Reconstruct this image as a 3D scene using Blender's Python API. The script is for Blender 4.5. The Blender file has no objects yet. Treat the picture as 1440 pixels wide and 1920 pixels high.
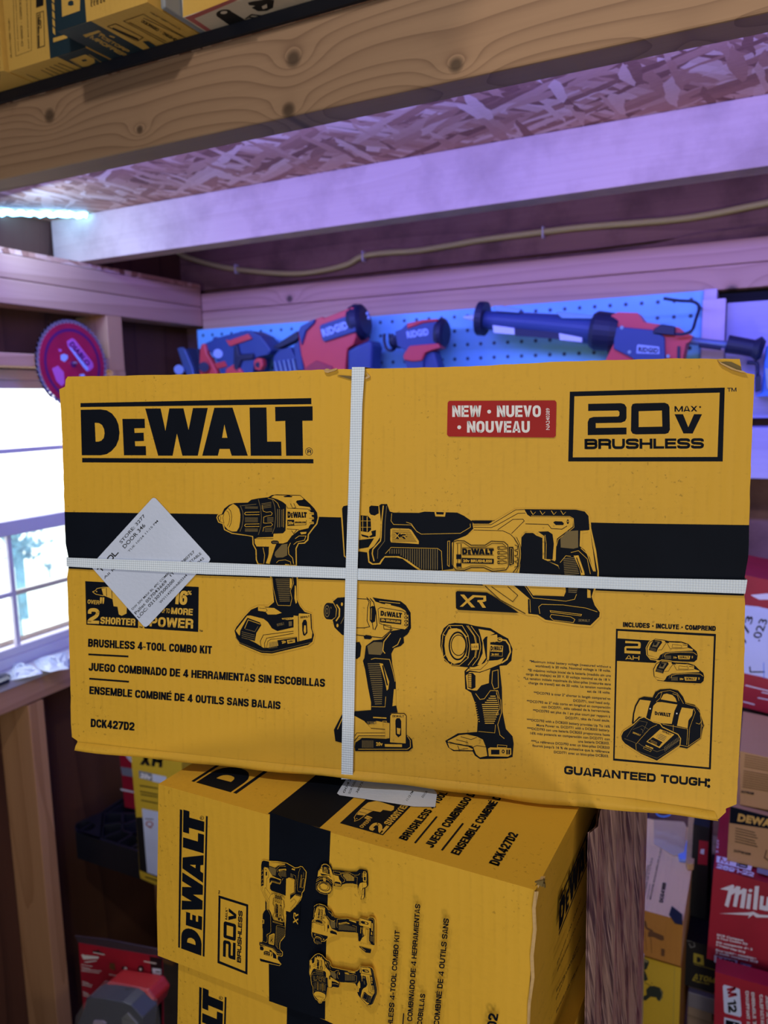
import bpy, bmesh, math, random
from mathutils import Vector, Matrix
from mathutils.geometry import tessellate_polygon
random.seed(4)
SC = bpy.context.scene
COL = SC.collection
# ------------------------------------------------------------------ camera
F = 1442.0
def nrm(v): return Vector(v).normalized()
XR = nrm((2920, 142, -1442)); YF = nrm((723, -224, 1442)); DN = YF.cross(XR).normalized(); YF = XR.cross(DN)
def ray(px, py):
    c = Vector((px-720, py-960, F)); return Vector((c.dot(XR), c.dot(YF), -c.dot(DN)))/F
def onX(px, py, X): r = ray(px, py); return r*(X/r.x)
def onY(px, py, Y): r = ray(px, py); return r*(Y/r.y)
def onZ(px, py, Z): r = ray(px, py); return r*(Z/r.z)
cd = bpy.data.cameras.new('camera'); cam = bpy.data.objects.new('camera', cd); COL.objects.link(cam); SC.camera = cam
cd.sensor_fit = 'VERTICAL'; cd.sensor_height = 36; cd.lens = 36*F/1920; cd.clip_start = .01; cd.clip_end = 100
# rows of R: world axes in image coords (x right, y down, z forward)
cr = Vector((XR.x, YF.x, -DN.x)); cu = Vector((XR.y, YF.y, -DN.y))*-1; cf = Vector((XR.z, YF.z, -DN.z))
M3 = Matrix((cr, cu, -cf)).transposed(); cam.matrix_world = M3.to_4x4()
cd.dof.use_dof = True; cd.dof.focus_distance = .56; cd.dof.aperture_fstop = 9.0
# ------------------------------------------------------------------ materials
def mat(name, col, rough=.6, metal=0, spec=.4, emit=None, es=1, alpha=1, trans=0, bump=0, bscale=200, vary=0):
    m = bpy.data.materials.new(name); m.use_nodes = True; nt = m.node_tree; b = nt.nodes['Principled BSDF']
    b.inputs['Base Color'].default_value = (*col, 1); b.inputs['Roughness'].default_value = rough
    b.inputs['Metallic'].default_value = metal; b.inputs['Specular IOR Level'].default_value = spec
    b.inputs['Alpha'].default_value = alpha; b.inputs['Transmission Weight'].default_value = trans
    if emit: b.inputs['Emission Color'].default_value = (*emit, 1); b.inputs['Emission Strength'].default_value = es
    N = nt.nodes.new; L = nt.links.new
    tc = N('ShaderNodeTexCoord')
    if vary:
        n = N('ShaderNodeTexNoise'); n.inputs['Scale'].default_value = 14; n.inputs['Detail'].default_value = 6
        L(tc.outputs['Object'], n.inputs['Vector'])
        mx = N('ShaderNodeMix'); mx.data_type = 'RGBA'; mx.blend_type = 'MULTIPLY'; mx.inputs[0].default_value = 1
        rp = N('ShaderNodeMapRange'); rp.inputs[3].default_value = 1-vary; rp.inputs[4].default_value = 1+vary
        rp.inputs[1].default_value = .3; rp.inputs[2].default_value = .7
        L(n.outputs['Fac'], rp.inputs[0]); L(rp.outputs[0], mx.inputs[7]); mx.inputs[6].default_value = (*col, 1)
        L(mx.outputs[2], b.inputs['Base Color'])
    if bump:
        n2 = N('ShaderNodeTexNoise'); n2.inputs['Scale'].default_value = bscale; L(tc.outputs['Object'], n2.inputs['Vector'])
        bp = N('ShaderNodeBump'); bp.inputs['Strength'].default_value = bump; bp.inputs['Distance'].default_value = .002
        L(n2.outputs['Fac'], bp.inputs['Height']); L(bp.outputs[0], b.inputs['Normal'])
    return m
class G:
    """tiny node-graph helper"""
    def __init__(s, m): s.nt = m.node_tree; s.b = s.nt.nodes['Principled BSDF']
    def n(s, t, **kw):
        x = s.nt.nodes.new(t)
        for k, v in kw.items(): setattr(x, k, v)
        return x
    def l(s, a, b): s.nt.links.new(a, b)
    def m(s, op, a, b=None, c=None):
        x = s.n('ShaderNodeMath', operation=op)
        for i, v in enumerate((a, b, c)):
            if v is None: continue
            if isinstance(v, (int, float)): x.inputs[i].default_value = v
            else: s.l(v, x.inputs[i])
        return x.outputs[0]
    def noise(s, vec, scale, detail=3, rough=.5, dist=0):
        x = s.n('ShaderNodeTexNoise'); x.inputs['Scale'].default_value = scale; x.inputs['Detail'].default_value = detail
        x.inputs['Roughness'].default_value = rough; x.inputs['Distortion'].default_value = dist; s.l(vec, x.inputs['Vector']); return x.outputs['Fac']
    def mapping(s, vec, sc=(1,1,1), rot=(0,0,0), loc=(0,0,0)):
        x = s.n('ShaderNodeMapping'); x.inputs['Scale'].default_value = sc; x.inputs['Rotation'].default_value = rot; x.inputs['Location'].default_value = loc
        s.l(vec, x.inputs['Vector']); return x.outputs[0]
    def ramp(s, f, stops):
        x = s.n('ShaderNodeValToRGB'); e = x.color_ramp.elements
        while len(e) < len(stops): e.new(.5)
        for i, (p, c) in enumerate(stops): e[i].position = p; e[i].color = (*c, 1)
        s.l(f, x.inputs[0]); return x.outputs[0]
    def mix(s, f, a, b, mode='MIX'):
        x = s.n('ShaderNodeMix', data_type='RGBA', blend_type=mode)
        for i, v in ((0, f), (6, a), (7, b)):
            if isinstance(v, (int, float)): x.inputs[i].default_value = v
            elif isinstance(v, tuple): x.inputs[i].default_value = (*v, 1)
            else: s.l(v, x.inputs[i])
        return x.outputs[2]
    def rng(s, f, a, b, c=0, d=1):
        x = s.n('ShaderNodeMapRange'); s.l(f, x.inputs[0])
        for i, v in enumerate((a, b, c, d)): x.inputs[i+1].default_value = v
        return x.outputs[0]
    def bump(s, h, st=.3, d=.001):
        x = s.n('ShaderNodeBump'); x.inputs['Strength'].default_value = st; x.inputs['Distance'].default_value = d
        s.l(h, x.inputs['Height']); s.l(x.outputs[0], s.b.inputs['Normal'])
def wood(name, c1, c2, axis='x', rings=9, grad=0, scale=7, fine=.25, rough=.62, knots=(), kcol=(.05, .03, .02), seed=0., stain=0):
    m = mat(name, c1, rough, spec=.25); g = G(m); tc = g.n('ShaderNodeTexCoord').outputs['Object']
    sc = [1, 1, 1]; sc['xyz'.index(axis)] = .09
    v = g.mapping(tc, tuple(sc), loc=(seed, seed*.7, seed*.3))
    n = g.noise(v, scale, 2, .45); val = g.m('MULTIPLY', n, rings)
    core = None
    if knots or grad:
        sx = g.n('ShaderNodeSeparateXYZ'); g.l(tc, sx.inputs[0]); ax = sx.outputs['xyz'.index(axis)]; az = sx.outputs[2] if axis != 'z' else sx.outputs[0]
        if grad: val = g.m('ADD', val, g.m('MULTIPLY', az, grad))
        for (kx, kz, r) in knots:
            dx = g.m('MULTIPLY', g.m('SUBTRACT', ax, kx), .55/r); dz = g.m('MULTIPLY', g.m('SUBTRACT', az, kz), 1/r)
            d2 = g.m('ADD', g.m('MULTIPLY', dx, dx), g.m('MULTIPLY', dz, dz))
            d3 = g.m('ADD', g.m('MULTIPLY', g.m('MULTIPLY', dx, dx), 3.), g.m('MULTIPLY', dz, dz))
            val = g.m('ADD', val, g.m('DIVIDE', 3.2, g.m('ADD', 1., g.m('MULTIPLY', d2, .35))))
            k = g.rng(d3, .25, 1.3, 1, 0); core = k if core is None else g.m('MAXIMUM', core, k)
    rr = g.m('POWER', g.m('FRACT', val), 4.); rr = g.m('ADD', g.m('MULTIPLY', rr, .68), g.m('MULTIPLY', n, .25))
    sc2 = [160, 160, 160]; sc2['xyz'.index(axis)] = 5
    fn = g.noise(g.mapping(tc, tuple(sc2)), 1, 3)
    f = g.m('ADD', g.m('MULTIPLY', rr, 1-fine), g.m('MULTIPLY', fn, fine))
    col = g.mix(f, c1, c2)
    if stain:
        sn = g.noise(tc, 9, 5, .6); col = g.mix(g.rng(sn, .45, .75, 0, stain), col, (c2[0]*.5, c2[1]*.45, c2[2]*.45))
    if core is not None: col = g.mix(g.m('MULTIPLY', core, .85), col, kcol)
    g.l(col, g.b.inputs['Base Color']); g.bump(fn, .25, .0008); return m
def osb(name):
    m = mat(name, (.5, .3, .15), .7, spec=.2); g = G(m); tc = g.n('ShaderNodeTexCoord').outputs['Object']
    dn = g.n('ShaderNodeTexNoise'); dn.inputs['Scale'].default_value = 14; g.l(tc, dn.inputs['Vector'])
    wv = g.n('ShaderNodeVectorMath', operation='SCALE'); g.l(dn.outputs['Color'], wv.inputs[0]); wv.inputs[3].default_value = .02
    ad = g.n('ShaderNodeVectorMath', operation='ADD'); g.l(tc, ad.inputs[0]); g.l(wv.outputs[0], ad.inputs[1])
    cols = []
    for i, (rz, s) in enumerate(((.5, 36), (-.9, 42), (1.6, 40))):
        v = g.mapping(g.mapping(ad.outputs[0], (1, 1, 1), (0, 0, rz), (i*3.3, 0, 0)), (.24, 1.5, 1.))
        x = g.n('ShaderNodeTexVoronoi'); x.inputs['Scale'].default_value = s; g.l(v, x.inputs['Vector']); cols.append(x)
    s1 = g.n('ShaderNodeSeparateColor'); g.l(cols[0].outputs['Color'], s1.inputs[0])
    s2 = g.n('ShaderNodeSeparateColor'); g.l(cols[1].outputs['Color'], s2.inputs[0])
    s3 = g.n('ShaderNodeSeparateColor'); g.l(cols[2].outputs['Color'], s3.inputs[0])
    f = g.mix(g.m('GREATER_THAN', s1.outputs[1], .5), s1.outputs[0], s2.outputs[0])
    f = g.mix(g.m('GREATER_THAN', s3.outputs[1], .7), f, s3.outputs[0])
    fv = g.m('ADD', f, g.m('MULTIPLY', g.m('SUBTRACT', g.noise(g.mapping(tc, (60, 260, 60)), 1, 3), .5), .35))
    c = g.ramp(fv, ((0, (.22, .09, .05)), (.35, (.44, .21, .12)), (.7, (.58, .33, .21)), (1, (.74, .50, .36))))
    g.l(c, g.b.inputs['Base Color']); g.bump(fv, .5, .002); return m
def card(name, col, axis=0, spec=.25, pitch=.0082, dark=.10, speck=True, rough=.55):
    """printed corrugated cardboard: faint flutes, paper mottling and scuffs"""
    m = mat(name, col, rough, spec=spec); g = G(m); tc = g.n('ShaderNodeTexCoord').outputs['Object']
    sx = g.n('ShaderNodeSeparateXYZ'); g.l(tc, sx.inputs[0]); a = sx.outputs[axis]
    wob = g.m('MULTIPLY', g.noise(tc, 10, 2), .004)
    w = g.m('SINE', g.m('MULTIPLY', g.m('ADD', a, wob), 2*math.pi/pitch)); wl = g.rng(w, .55, 1, 0, 1)
    big = g.noise(tc, 9, 5, .6); fine = g.noise(tc, 240, 4, .7)
    sc = [420, 420, 420]; sc[2 if axis != 2 else 0] = 420; sc[axis] = 60
    fl = g.noise(g.mapping(tc, tuple(sc)), 1, 3, .6)
    brk = g.rng(g.noise(tc, 38, 3, .6), .42, .62, 0, 1)
    f = g.m('ADD', g.m('MULTIPLY', g.m('MULTIPLY', wl, brk), dark), g.m('MULTIPLY', g.rng(fl, .5, .8, 0, 1), dark*.55))
    f = g.m('ADD', f, g.m('MULTIPLY', g.m('SUBTRACT', fine, .5), .22))
    f = g.m('ADD', f, g.m('MULTIPLY', g.m('SUBTRACT', big, .5), .35))
    if speck:
        spn = g.noise(tc, 320, 2, .5); reg = g.rng(g.noise(tc, 16, 2), .5, .62, 0, 1)
        f = g.m('ADD', f, g.m('MULTIPLY', g.m('MULTIPLY', g.rng(spn, .64, .7, 0, 1), reg), .5))
    d = tuple(x*.35 for x in col)
    g.l(g.mix(f, col, d), g.b.inputs['Base Color'])
    g.bump(g.m('ADD', g.m('MULTIPLY', w, .22), g.m('MULTIPLY', g.noise(tc, 30, 4), 3.)), .28, .0006); return m
Y0 = (.68, .385, .034)
YEL = card('yellow_carton_print', Y0, 0)
YEL2 = card('yellow_carton_print_side', (.68, .385, .034), 1, pitch=.012)
YELZ = card('yellow_carton_print_crosswise', (.68, .385, .034), 2, pitch=.016, dark=.12)
PRY = card('yellow_ink_face', (.70, .42, .06), 0, dark=.05, speck=False)
INK = mat('black_ink', (.004, .006, .012), .6, spec=.08, vary=.2)
INKB = mat('black_ink_fine', (.01, .01, .011), .5, spec=.3)
GRY = mat('half_tone_grey_print', (.16, .11, .035), .55, spec=.3)
RAW = card('raw_cardboard_edge', (.55, .36, .16), 0, pitch=.004, dark=.5, rough=.9)
WHT = mat('white_paper', (.58, .65, .84), .5, spec=.3, bump=.15, bscale=300, vary=.06)
WHT2 = mat('white_ink', (.75, .74, .76), .5)
RED = mat('red_sticker', (.36, .010, .008), .5, spec=.2, vary=.1)
MRED = mat('red_carton', (.36, .012, .03), .45, vary=.12)
def strapmat():
    m = mat('woven_plastic_strap', (.55, .66, .85), .38, spec=.5); g = G(m); tc = g.n('ShaderNodeTexCoord').outputs['Object']
    sx = g.n('ShaderNodeSeparateXYZ'); g.l(tc, sx.inputs[0])
    a = g.m('SINE', g.m('MULTIPLY', g.m('ADD', sx.outputs[0], sx.outputs[2]), 1700.)); b = g.m('SINE', g.m('MULTIPLY', g.m('SUBTRACT', sx.outputs[0], g.m('MULTIPLY', sx.outputs[2], 1.)), 1700.))
    w = g.m('MULTIPLY', a, b); f = g.m('ADD', g.m('MULTIPLY', g.rng(w, -1, 1, 0, 1), .55), g.m('MULTIPLY', g.noise(tc, 30, 3), .45))
    g.l(g.mix(f, (.58, .69, .88), (.82, .91, 1.0)), g.b.inputs['Base Color']); g.bump(w, .5, .0005); return m
STRAP = strapmat()
# ------------------------------------------------------------------ mesh builder
class MB:
    def __init__(s): s.v = []; s.f = []; s.mi = []; s.mats = []
    def m(s, mt):
        if mt not in s.mats: s.mats.append(mt)
        return s.mats.index(mt)
    def add(s, vs, fs, mt):
        o = len(s.v); i = s.m(mt); s.v += [Vector(v) for v in vs]
        for f in fs: s.f.append(tuple(o+k for k in f)); s.mi.append(i)
    def poly(s, pts, mt, holes=()):
        loops = [[Vector(p) for p in pts]]+[[Vector(p) for p in h] for h in holes]
        tris = tessellate_polygon(loops); s.add([p for l in loops for p in l], tris, mt)
    def prism(s, pts, vec, mt, side=None, back=None):
        vec = Vector(vec); n = len(pts); pts = [Vector(p) for p in pts]; q = [p+vec for p in pts]
        s.poly(pts, mt); s.poly(q[::-1], back or mt)
        s.add(pts+q, [(i, (i+1) % n, n+(i+1) % n, n+i) for i in range(n)], side or mt); return s
    def box(s, a, b, mt, xa=None, ya=None):
        a = Vector(a); b = Vector(b)
        c = [(a.x, a.y, a.z), (b.x, a.y, a.z), (b.x, b.y, a.z), (a.x, b.y, a.z), (a.x, a.y, b.z), (b.x, a.y, b.z), (b.x, b.y, b.z), (a.x, b.y, b.z)]
        s.add(c, [(0, 3, 2, 1), (4, 5, 6, 7), (0, 1, 5, 4), (1, 2, 6, 5), (2, 3, 7, 6), (3, 0, 4, 7)], mt); return s
    def tube(s, path, r, mt, seg=12, caps=True):
        path = [Vector(p) for p in path]; n = len(path); rs = r if isinstance(r, (list, tuple)) else [r]*n
        vs = []; fs = []; up = None
        for i, p in enumerate(path):
            d = (path[min(i+1, n-1)]-path[max(i-1, 0)]).normalized()
            if up is None: up = d.orthogonal().normalized()
            up = (up-d*up.dot(d)).normalized(); w = d.cross(up)
            for k in range(seg):
                a = 2*math.pi*k/seg; vs.append(p+(up*math.cos(a)+w*math.sin(a))*rs[i])
        for i in range(n-1):
            for k in range(seg): fs.append((i*seg+k, i*seg+(k+1) % seg, (i+1)*seg+(k+1) % seg, (i+1)*seg+k))
        if caps: fs.append(tuple(range(seg))[::-1]); fs.append(tuple((n-1)*seg+k for k in range(seg)))
        s.add(vs, fs, mt); return s
    def build(s, name, parent=None, origin=None, bevel=0, smooth=False, seg=2, weld=False):
        if parent is not None: Mi = MATS[parent.name].inverted()
        else:
            if origin is None:
                lo = Vector((min(v[i] for v in s.v) for i in range(3))); hi = Vector((max(v[i] for v in s.v) for i in range(3)))
                origin = Matrix.Translation(((lo.x+hi.x)/2, (lo.y+hi.y)/2, lo.z))
            elif not isinstance(origin, Matrix): origin = Matrix.Translation(origin)
            Mi = origin.inverted()
        me = bpy.data.meshes.new(name); me.from_pydata([Mi @ v for v in s.v], [], s.f)
        for mt in s.mats: me.materials.append(mt)
        me.polygons.foreach_set('material_index', s.mi); me.update()
        o = bpy.data.objects.new(name, me); COL.objects.link(o)
        if weld or bevel:
            bm = bmesh.new(); bm.from_mesh(me); bmesh.ops.remove_doubles(bm, verts=bm.verts, dist=1e-5)
            bmesh.ops.recalc_face_normals(bm, faces=bm.faces); bm.to_mesh(me); bm.free()
        if smooth: me.polygons.foreach_set('use_smooth', [True]*len(me.polygons))
        if parent is not None: o.parent = parent; MATS[o.name] = MATS[parent.name]
        else: o.matrix_world = origin; MATS[o.name] = origin.copy()
        if bevel:
            b = o.modifiers.new('bevel', 'BEVEL'); b.width = bevel; b.segments = seg; b.limit_method = 'ANGLE'; b.angle_limit = .6
        return o
MATS = {}
def tag(o, label=None, cat=None, group=None, kind=None):
    if label: o['label'] = label
    if cat: o['category'] = cat
    if group: o['group'] = group
    if kind: o['kind'] = kind
    return o
def thing(name, label, cat, loc, group=None, M=None):
    o = bpy.data.objects.new(name, None); COL.objects.link(o); o.empty_display_size = .02
    m = M if M is not None else Matrix.Translation(loc); o.matrix_world = m; MATS[o.name] = m.copy()
    return tag(o, label, cat, group)
# ------------------------------------------------------------------ printing on a surface: photo-traced outlines projected on the carton's own plane
_fonts = {}
_txt = {}
def text_geo(s, bold, mono=False):
    bold = bold*1.25 if bold > .04 else bold*1.75 if bold > .025 else bold*1.2
    k = (s, bold, mono)
    if k in _txt: return _txt[k]
    c = bpy.data.curves.new('t', 'FONT'); c.body = s; c.offset = bold; c.resolution_u = 3; c.fill_mode = 'FRONT'
    if bold > .02: c.space_character = 1.0+bold*1.6
    o = bpy.data.objects.new('t', c); COL.objects.link(o)
    dg = bpy.context.evaluated_depsgraph_get(); me = bpy.data.meshes.new_from_object(o.evaluated_get(dg))
    vs = [(v.co.x, v.co.y) for v in me.vertices]; fs = [tuple(p.vertices) for p in me.polygons]
    bpy.data.objects.remove(o); bpy.data.curves.remove(c); bpy.data.meshes.remove(me)
    _txt[k] = (vs, fs); return vs, fs
CAP = .70
class Pr:
    def __init__(s, mb, P, n, eps=9e-6, lay=1):
        s.mb = mb; s.P = Vector(P); s.n = Vector(n).normalized()
        if s.n.dot(s.P) > 0: s.n = -s.n
        s.eps = eps; s.lay = lay; s.o = (0, 0); s.k = 1; s.aff = None
    def at(s, ox, oy, k, lay=None, aff=None):
        s.o = (ox, oy); s.k = k; s.aff = aff
        if lay is not None: s.lay = lay
        return s
    def px(s, p):
        x, y = s.o[0]+p[0]/s.k, s.o[1]+p[1]/s.k
        return s.aff(x, y) if s.aff else (x, y)
    def w(s, p, lay=None):
        x, y = s.px(p); r = ray(x, y); q = r*(s.P.dot(s.n)/r.dot(s.n)); return q+s.n*(s.eps*(s.lay if lay is None else lay))
    def parse(s, t):
        if not isinstance(t, str): return list(t)
        a = [float(u) for u in t.replace(',', ' ').split()]; return list(zip(a[::2], a[1::2]))
    def fill(s, mt, t, holes=()):
        s.lay += 1; s.mb.poly([s.w(p) for p in s.parse(t)], mt, [[s.w(p) for p in s.parse(h)] for h in holes]); return s
    def line(s, mt, t, w, closed=False):
        s.lay += 1; p = [Vector(q) for q in s.parse(t)]
        if closed: p.append(p[0])
        n = len(p); L = []; R = []
        for i in range(n):
            if closed and i in (0, n-1): d1 = (p[n-1]-p[n-2]); d2 = p[1]-p[0]
            else: d1 = p[i]-p[i-1] if i else p[1]-p[0]; d2 = p[i+1]-p[i] if i < n-1 else d1
            d1 = d1.normalized() if d1.length else Vector((1, 0)); d2 = d2.normalized() if d2.length else d1
            t_ = (d1+d2); t_ = t_.normalized() if t_.length > 1e-6 else d1
            nn = Vector((-t_.y, t_.x)); c = max(.45, nn.dot(Vector((-d1.y, d1.x)))); o = nn*(w/2/c)
            L.append(s.w(p[i]+o)); R.append(s.w(p[i]-o))
        s.mb.add(L+R, [(i, i+1, n+i+1, n+i) for i in range(n-1)], mt); return s
    def ell(s, mt, cx, cy, rx, ry=None, rot=0, n=28, hole=None):
        ry = ry or rx; ca, sa = math.cos(rot), math.sin(rot)
        f = lambda a, b: [(cx+a*math.cos(t)*ca-b*math.sin(t)*sa, cy+a*math.cos(t)*sa+b*math.sin(t)*ca) for t in [2*math.pi*i/n for i in range(n)]]
        return s.fill(mt, f(rx, ry), [f(*hole)] if hole else ())
    def text(s, mt, t, p0, p1, h, bold=.02, up=None, fit=True):
        s.lay += 1; vs, fs = text_geo(t, bold)
        x0 = min(v[0] for v in vs); x1 = max(v[0] for v in vs); p0 = Vector(p0); p1 = Vector(p1); d = p1-p0
        u = Vector(up).normalized() if up else Vector((d.y, -d.x)).normalized()
        k = h/CAP
        s.mb.add([s.w(p0+d*((v[0]-x0)/(x1-x0))+u*(v[1]*k)) for v in vs], fs, mt); return s
    def quadmap(s, mt, polys, q, holes=None):
        """unit-square outlines into the quad q = (top-left, top-right, bottom-right, bottom-left)"""
        a, b, c, d = [Vector(x) for x in q]
        g = lambda u, v: (a*(1-u)+b*u)*(1-v)+(d*(1-u)+c*u)*v
        s.lay += 1
        for i, pl in enumerate(polys):
            hs = [[s.w(g(*p)) for p in h] for h in (holes or {}).get(i, ())]
            s.mb.poly([s.w(g(*p)) for p in pl], mt, hs)
        return s
def _n(t, x0, y0, sx, sy):
    a = [float(u) for u in t.replace(',', ' ').split()]; return [((x-x0)/sx, (y-y0)/sy) for x, y in zip(a[::2], a[1::2])]
# the heavy serif-less wordmark: unit box = from the top rule to the bottom rule
_L = [_n('229,296 2177,268 2177,318 229,330', 229, 280, 1960, 515), _n('243,757 2190,765 2190,800 243,795', 229, 280, 1960, 515),
 _n('230,352 400,350 450,358 495,385 530,430 550,480 558,545 552,600 530,655 490,700 450,725 400,735 240,735', 229, 280, 1960, 515),
 _n('582,430 770,430 773,508 683,510 685,548 762,546 764,616 688,618 690,658 780,658 782,735 595,735', 229, 280, 1960, 515),
 _n('775,345 905,345 945,530 978,345 1098,345 1140,525 1178,343 1303,343 1217,738 1087,738 1042,555 1005,738 883,738', 229, 280, 1960, 515),
 _n('1358,342 1512,342 1638,738 1502,738 1485,682 1400,682 1386,738 1254,738', 229, 280, 1960, 515),
 _n('1655,342 1798,342 1802,622 1920,622 1922,738 1662,738', 229, 280, 1960, 515),
 _n('1870,338 2187,335 2187,452 2100,453 2103,738 1960,738 1955,453 1872,456', 229, 280, 1960, 515)]
_LH = {2: [_n('350,462 385,465 410,480 428,515 432,550 425,590 405,612 380,620 357,620', 229, 280, 1960, 515)], 5: [_n('1442,480 1422,590 1467,590', 229, 280, 1960, 515)]}
def logo(p, mt, q, rules=True):
    a, b = (_L, _LH) if rules else ([[(u, (v-.12)/.77) for u, v in l] for l in _L[2:]], {0: [[(u, (v-.12)/.77) for u, v in _LH[2][0]]], 3: [[(u, (v-.12)/.77) for u, v in _LH[5][0]]]})
    p.quadmap(mt, a, q, b)
def lq(a, b, h):  # quad from top-left, top-right, height (down)
    a = Vector(a); b = Vector(b); d = (b-a).normalized(); dn = Vector((-d.y, d.x))*h; return (a, b, b+dn, a+dn)
def twenty(p, mt, dx=0, dy=0):
    p.fill(mt, '657,133 800,130 815,134 824,148 824,195 818,208 800,215 690,217 690,238 824,236 824,266 655,269 655,212 662,196 680,190 788,188 793,182 793,168 787,162 657,164')
    p.fill(mt, '845,146 850,134 862,131 990,128 1005,134 1011,146 1013,245 1006,260 992,264 865,266 850,262 843,250', ['877,165 978,162 980,232 877,234'])
    p.fill(mt, '1033,178 1070,178 1093,235 1118,178 1153,178 1112,262 1072,262')
    p.text(mt, 'MAX*', (1033, 167), (1155, 166), 24, .05)
    p.text(mt, 'BRUSHLESS', (641, 330), (1161, 327), 44, .045)
def xr(p, mt, t=20):
    p.fill(mt, '183,822 215,822 245,858 283,826 388,832 390,872 372,880 358,880 388,926 360,926 330,882 320,882 320,866 366,864 368,846 298,843 256,874 302,924 272,924 240,886 205,918 180,918 228,872')
# ------------------------------------------------------------------ heavy grotesque capitals drawn from strokes
def _rp(P, r, closed=False, n=5):
    P = [Vector(p) for p in P]; m = len(P); o = []
    for i in range(m):
        rr = r[i] if isinstance(r, (list, tuple)) else r
        if rr <= 0 or (not closed and i in (0, m-1)): o.append(P[i]); continue
        a, b, c = P[i-1], P[i], P[(i+1) % m]; ra = min(rr, (a-b).length*.5); rc = min(rr, (c-b).length*.5)
        s = b+(a-b).normalized()*ra; e = b+(c-b).normalized()*rc
        for k in range(n+1):
            t = k/n; o.append(s*(1-t)**2+b*2*t*(1-t)+e*t*t)
    return o
def _stroke(P, t, closed=False):
    P = [Vector(p) for p in P]
    if closed: P = P+[P[0]]
    n = len(P); q = []; L = []; R = []
    for i in range(n):
        if closed and i in (0, n-1): d1, d2 = P[n-1]-P[n-2], P[1]-P[0]
        else: d1 = P[i]-P[i-1] if i else P[1]-P[0]; d2 = P[i+1]-P[i] if i < n-1 else d1
        d1 = d1.normalized() if d1.length > 1e-9 else Vector((1, 0)); d2 = d2.normalized() if d2.length > 1e-9 else d1
        s = d1+d2; s = s.normalized() if s.length > 1e-6 else d1; nn = Vector((-s.y, s.x)); c = max(.5, nn.dot(Vector((-d1.y, d1.x)))); L.append(P[i]+nn*t/2/c); R.append(P[i]-nn*t/2/c)
    return [(L[i], L[i+1], R[i+1], R[i]) for i in range(n-1)]
_GW = dict(I=.36, M=1.25, W=1.42, J=.86, L=.84, E=.88, F=.82, T=.92, **{' ': .42, '-': .55, '•': .62, '1': .66, '.': .36, '/': .6, "'": .3, '"': .6, '%': 1.3, '*': .7, ':': .36})
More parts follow.
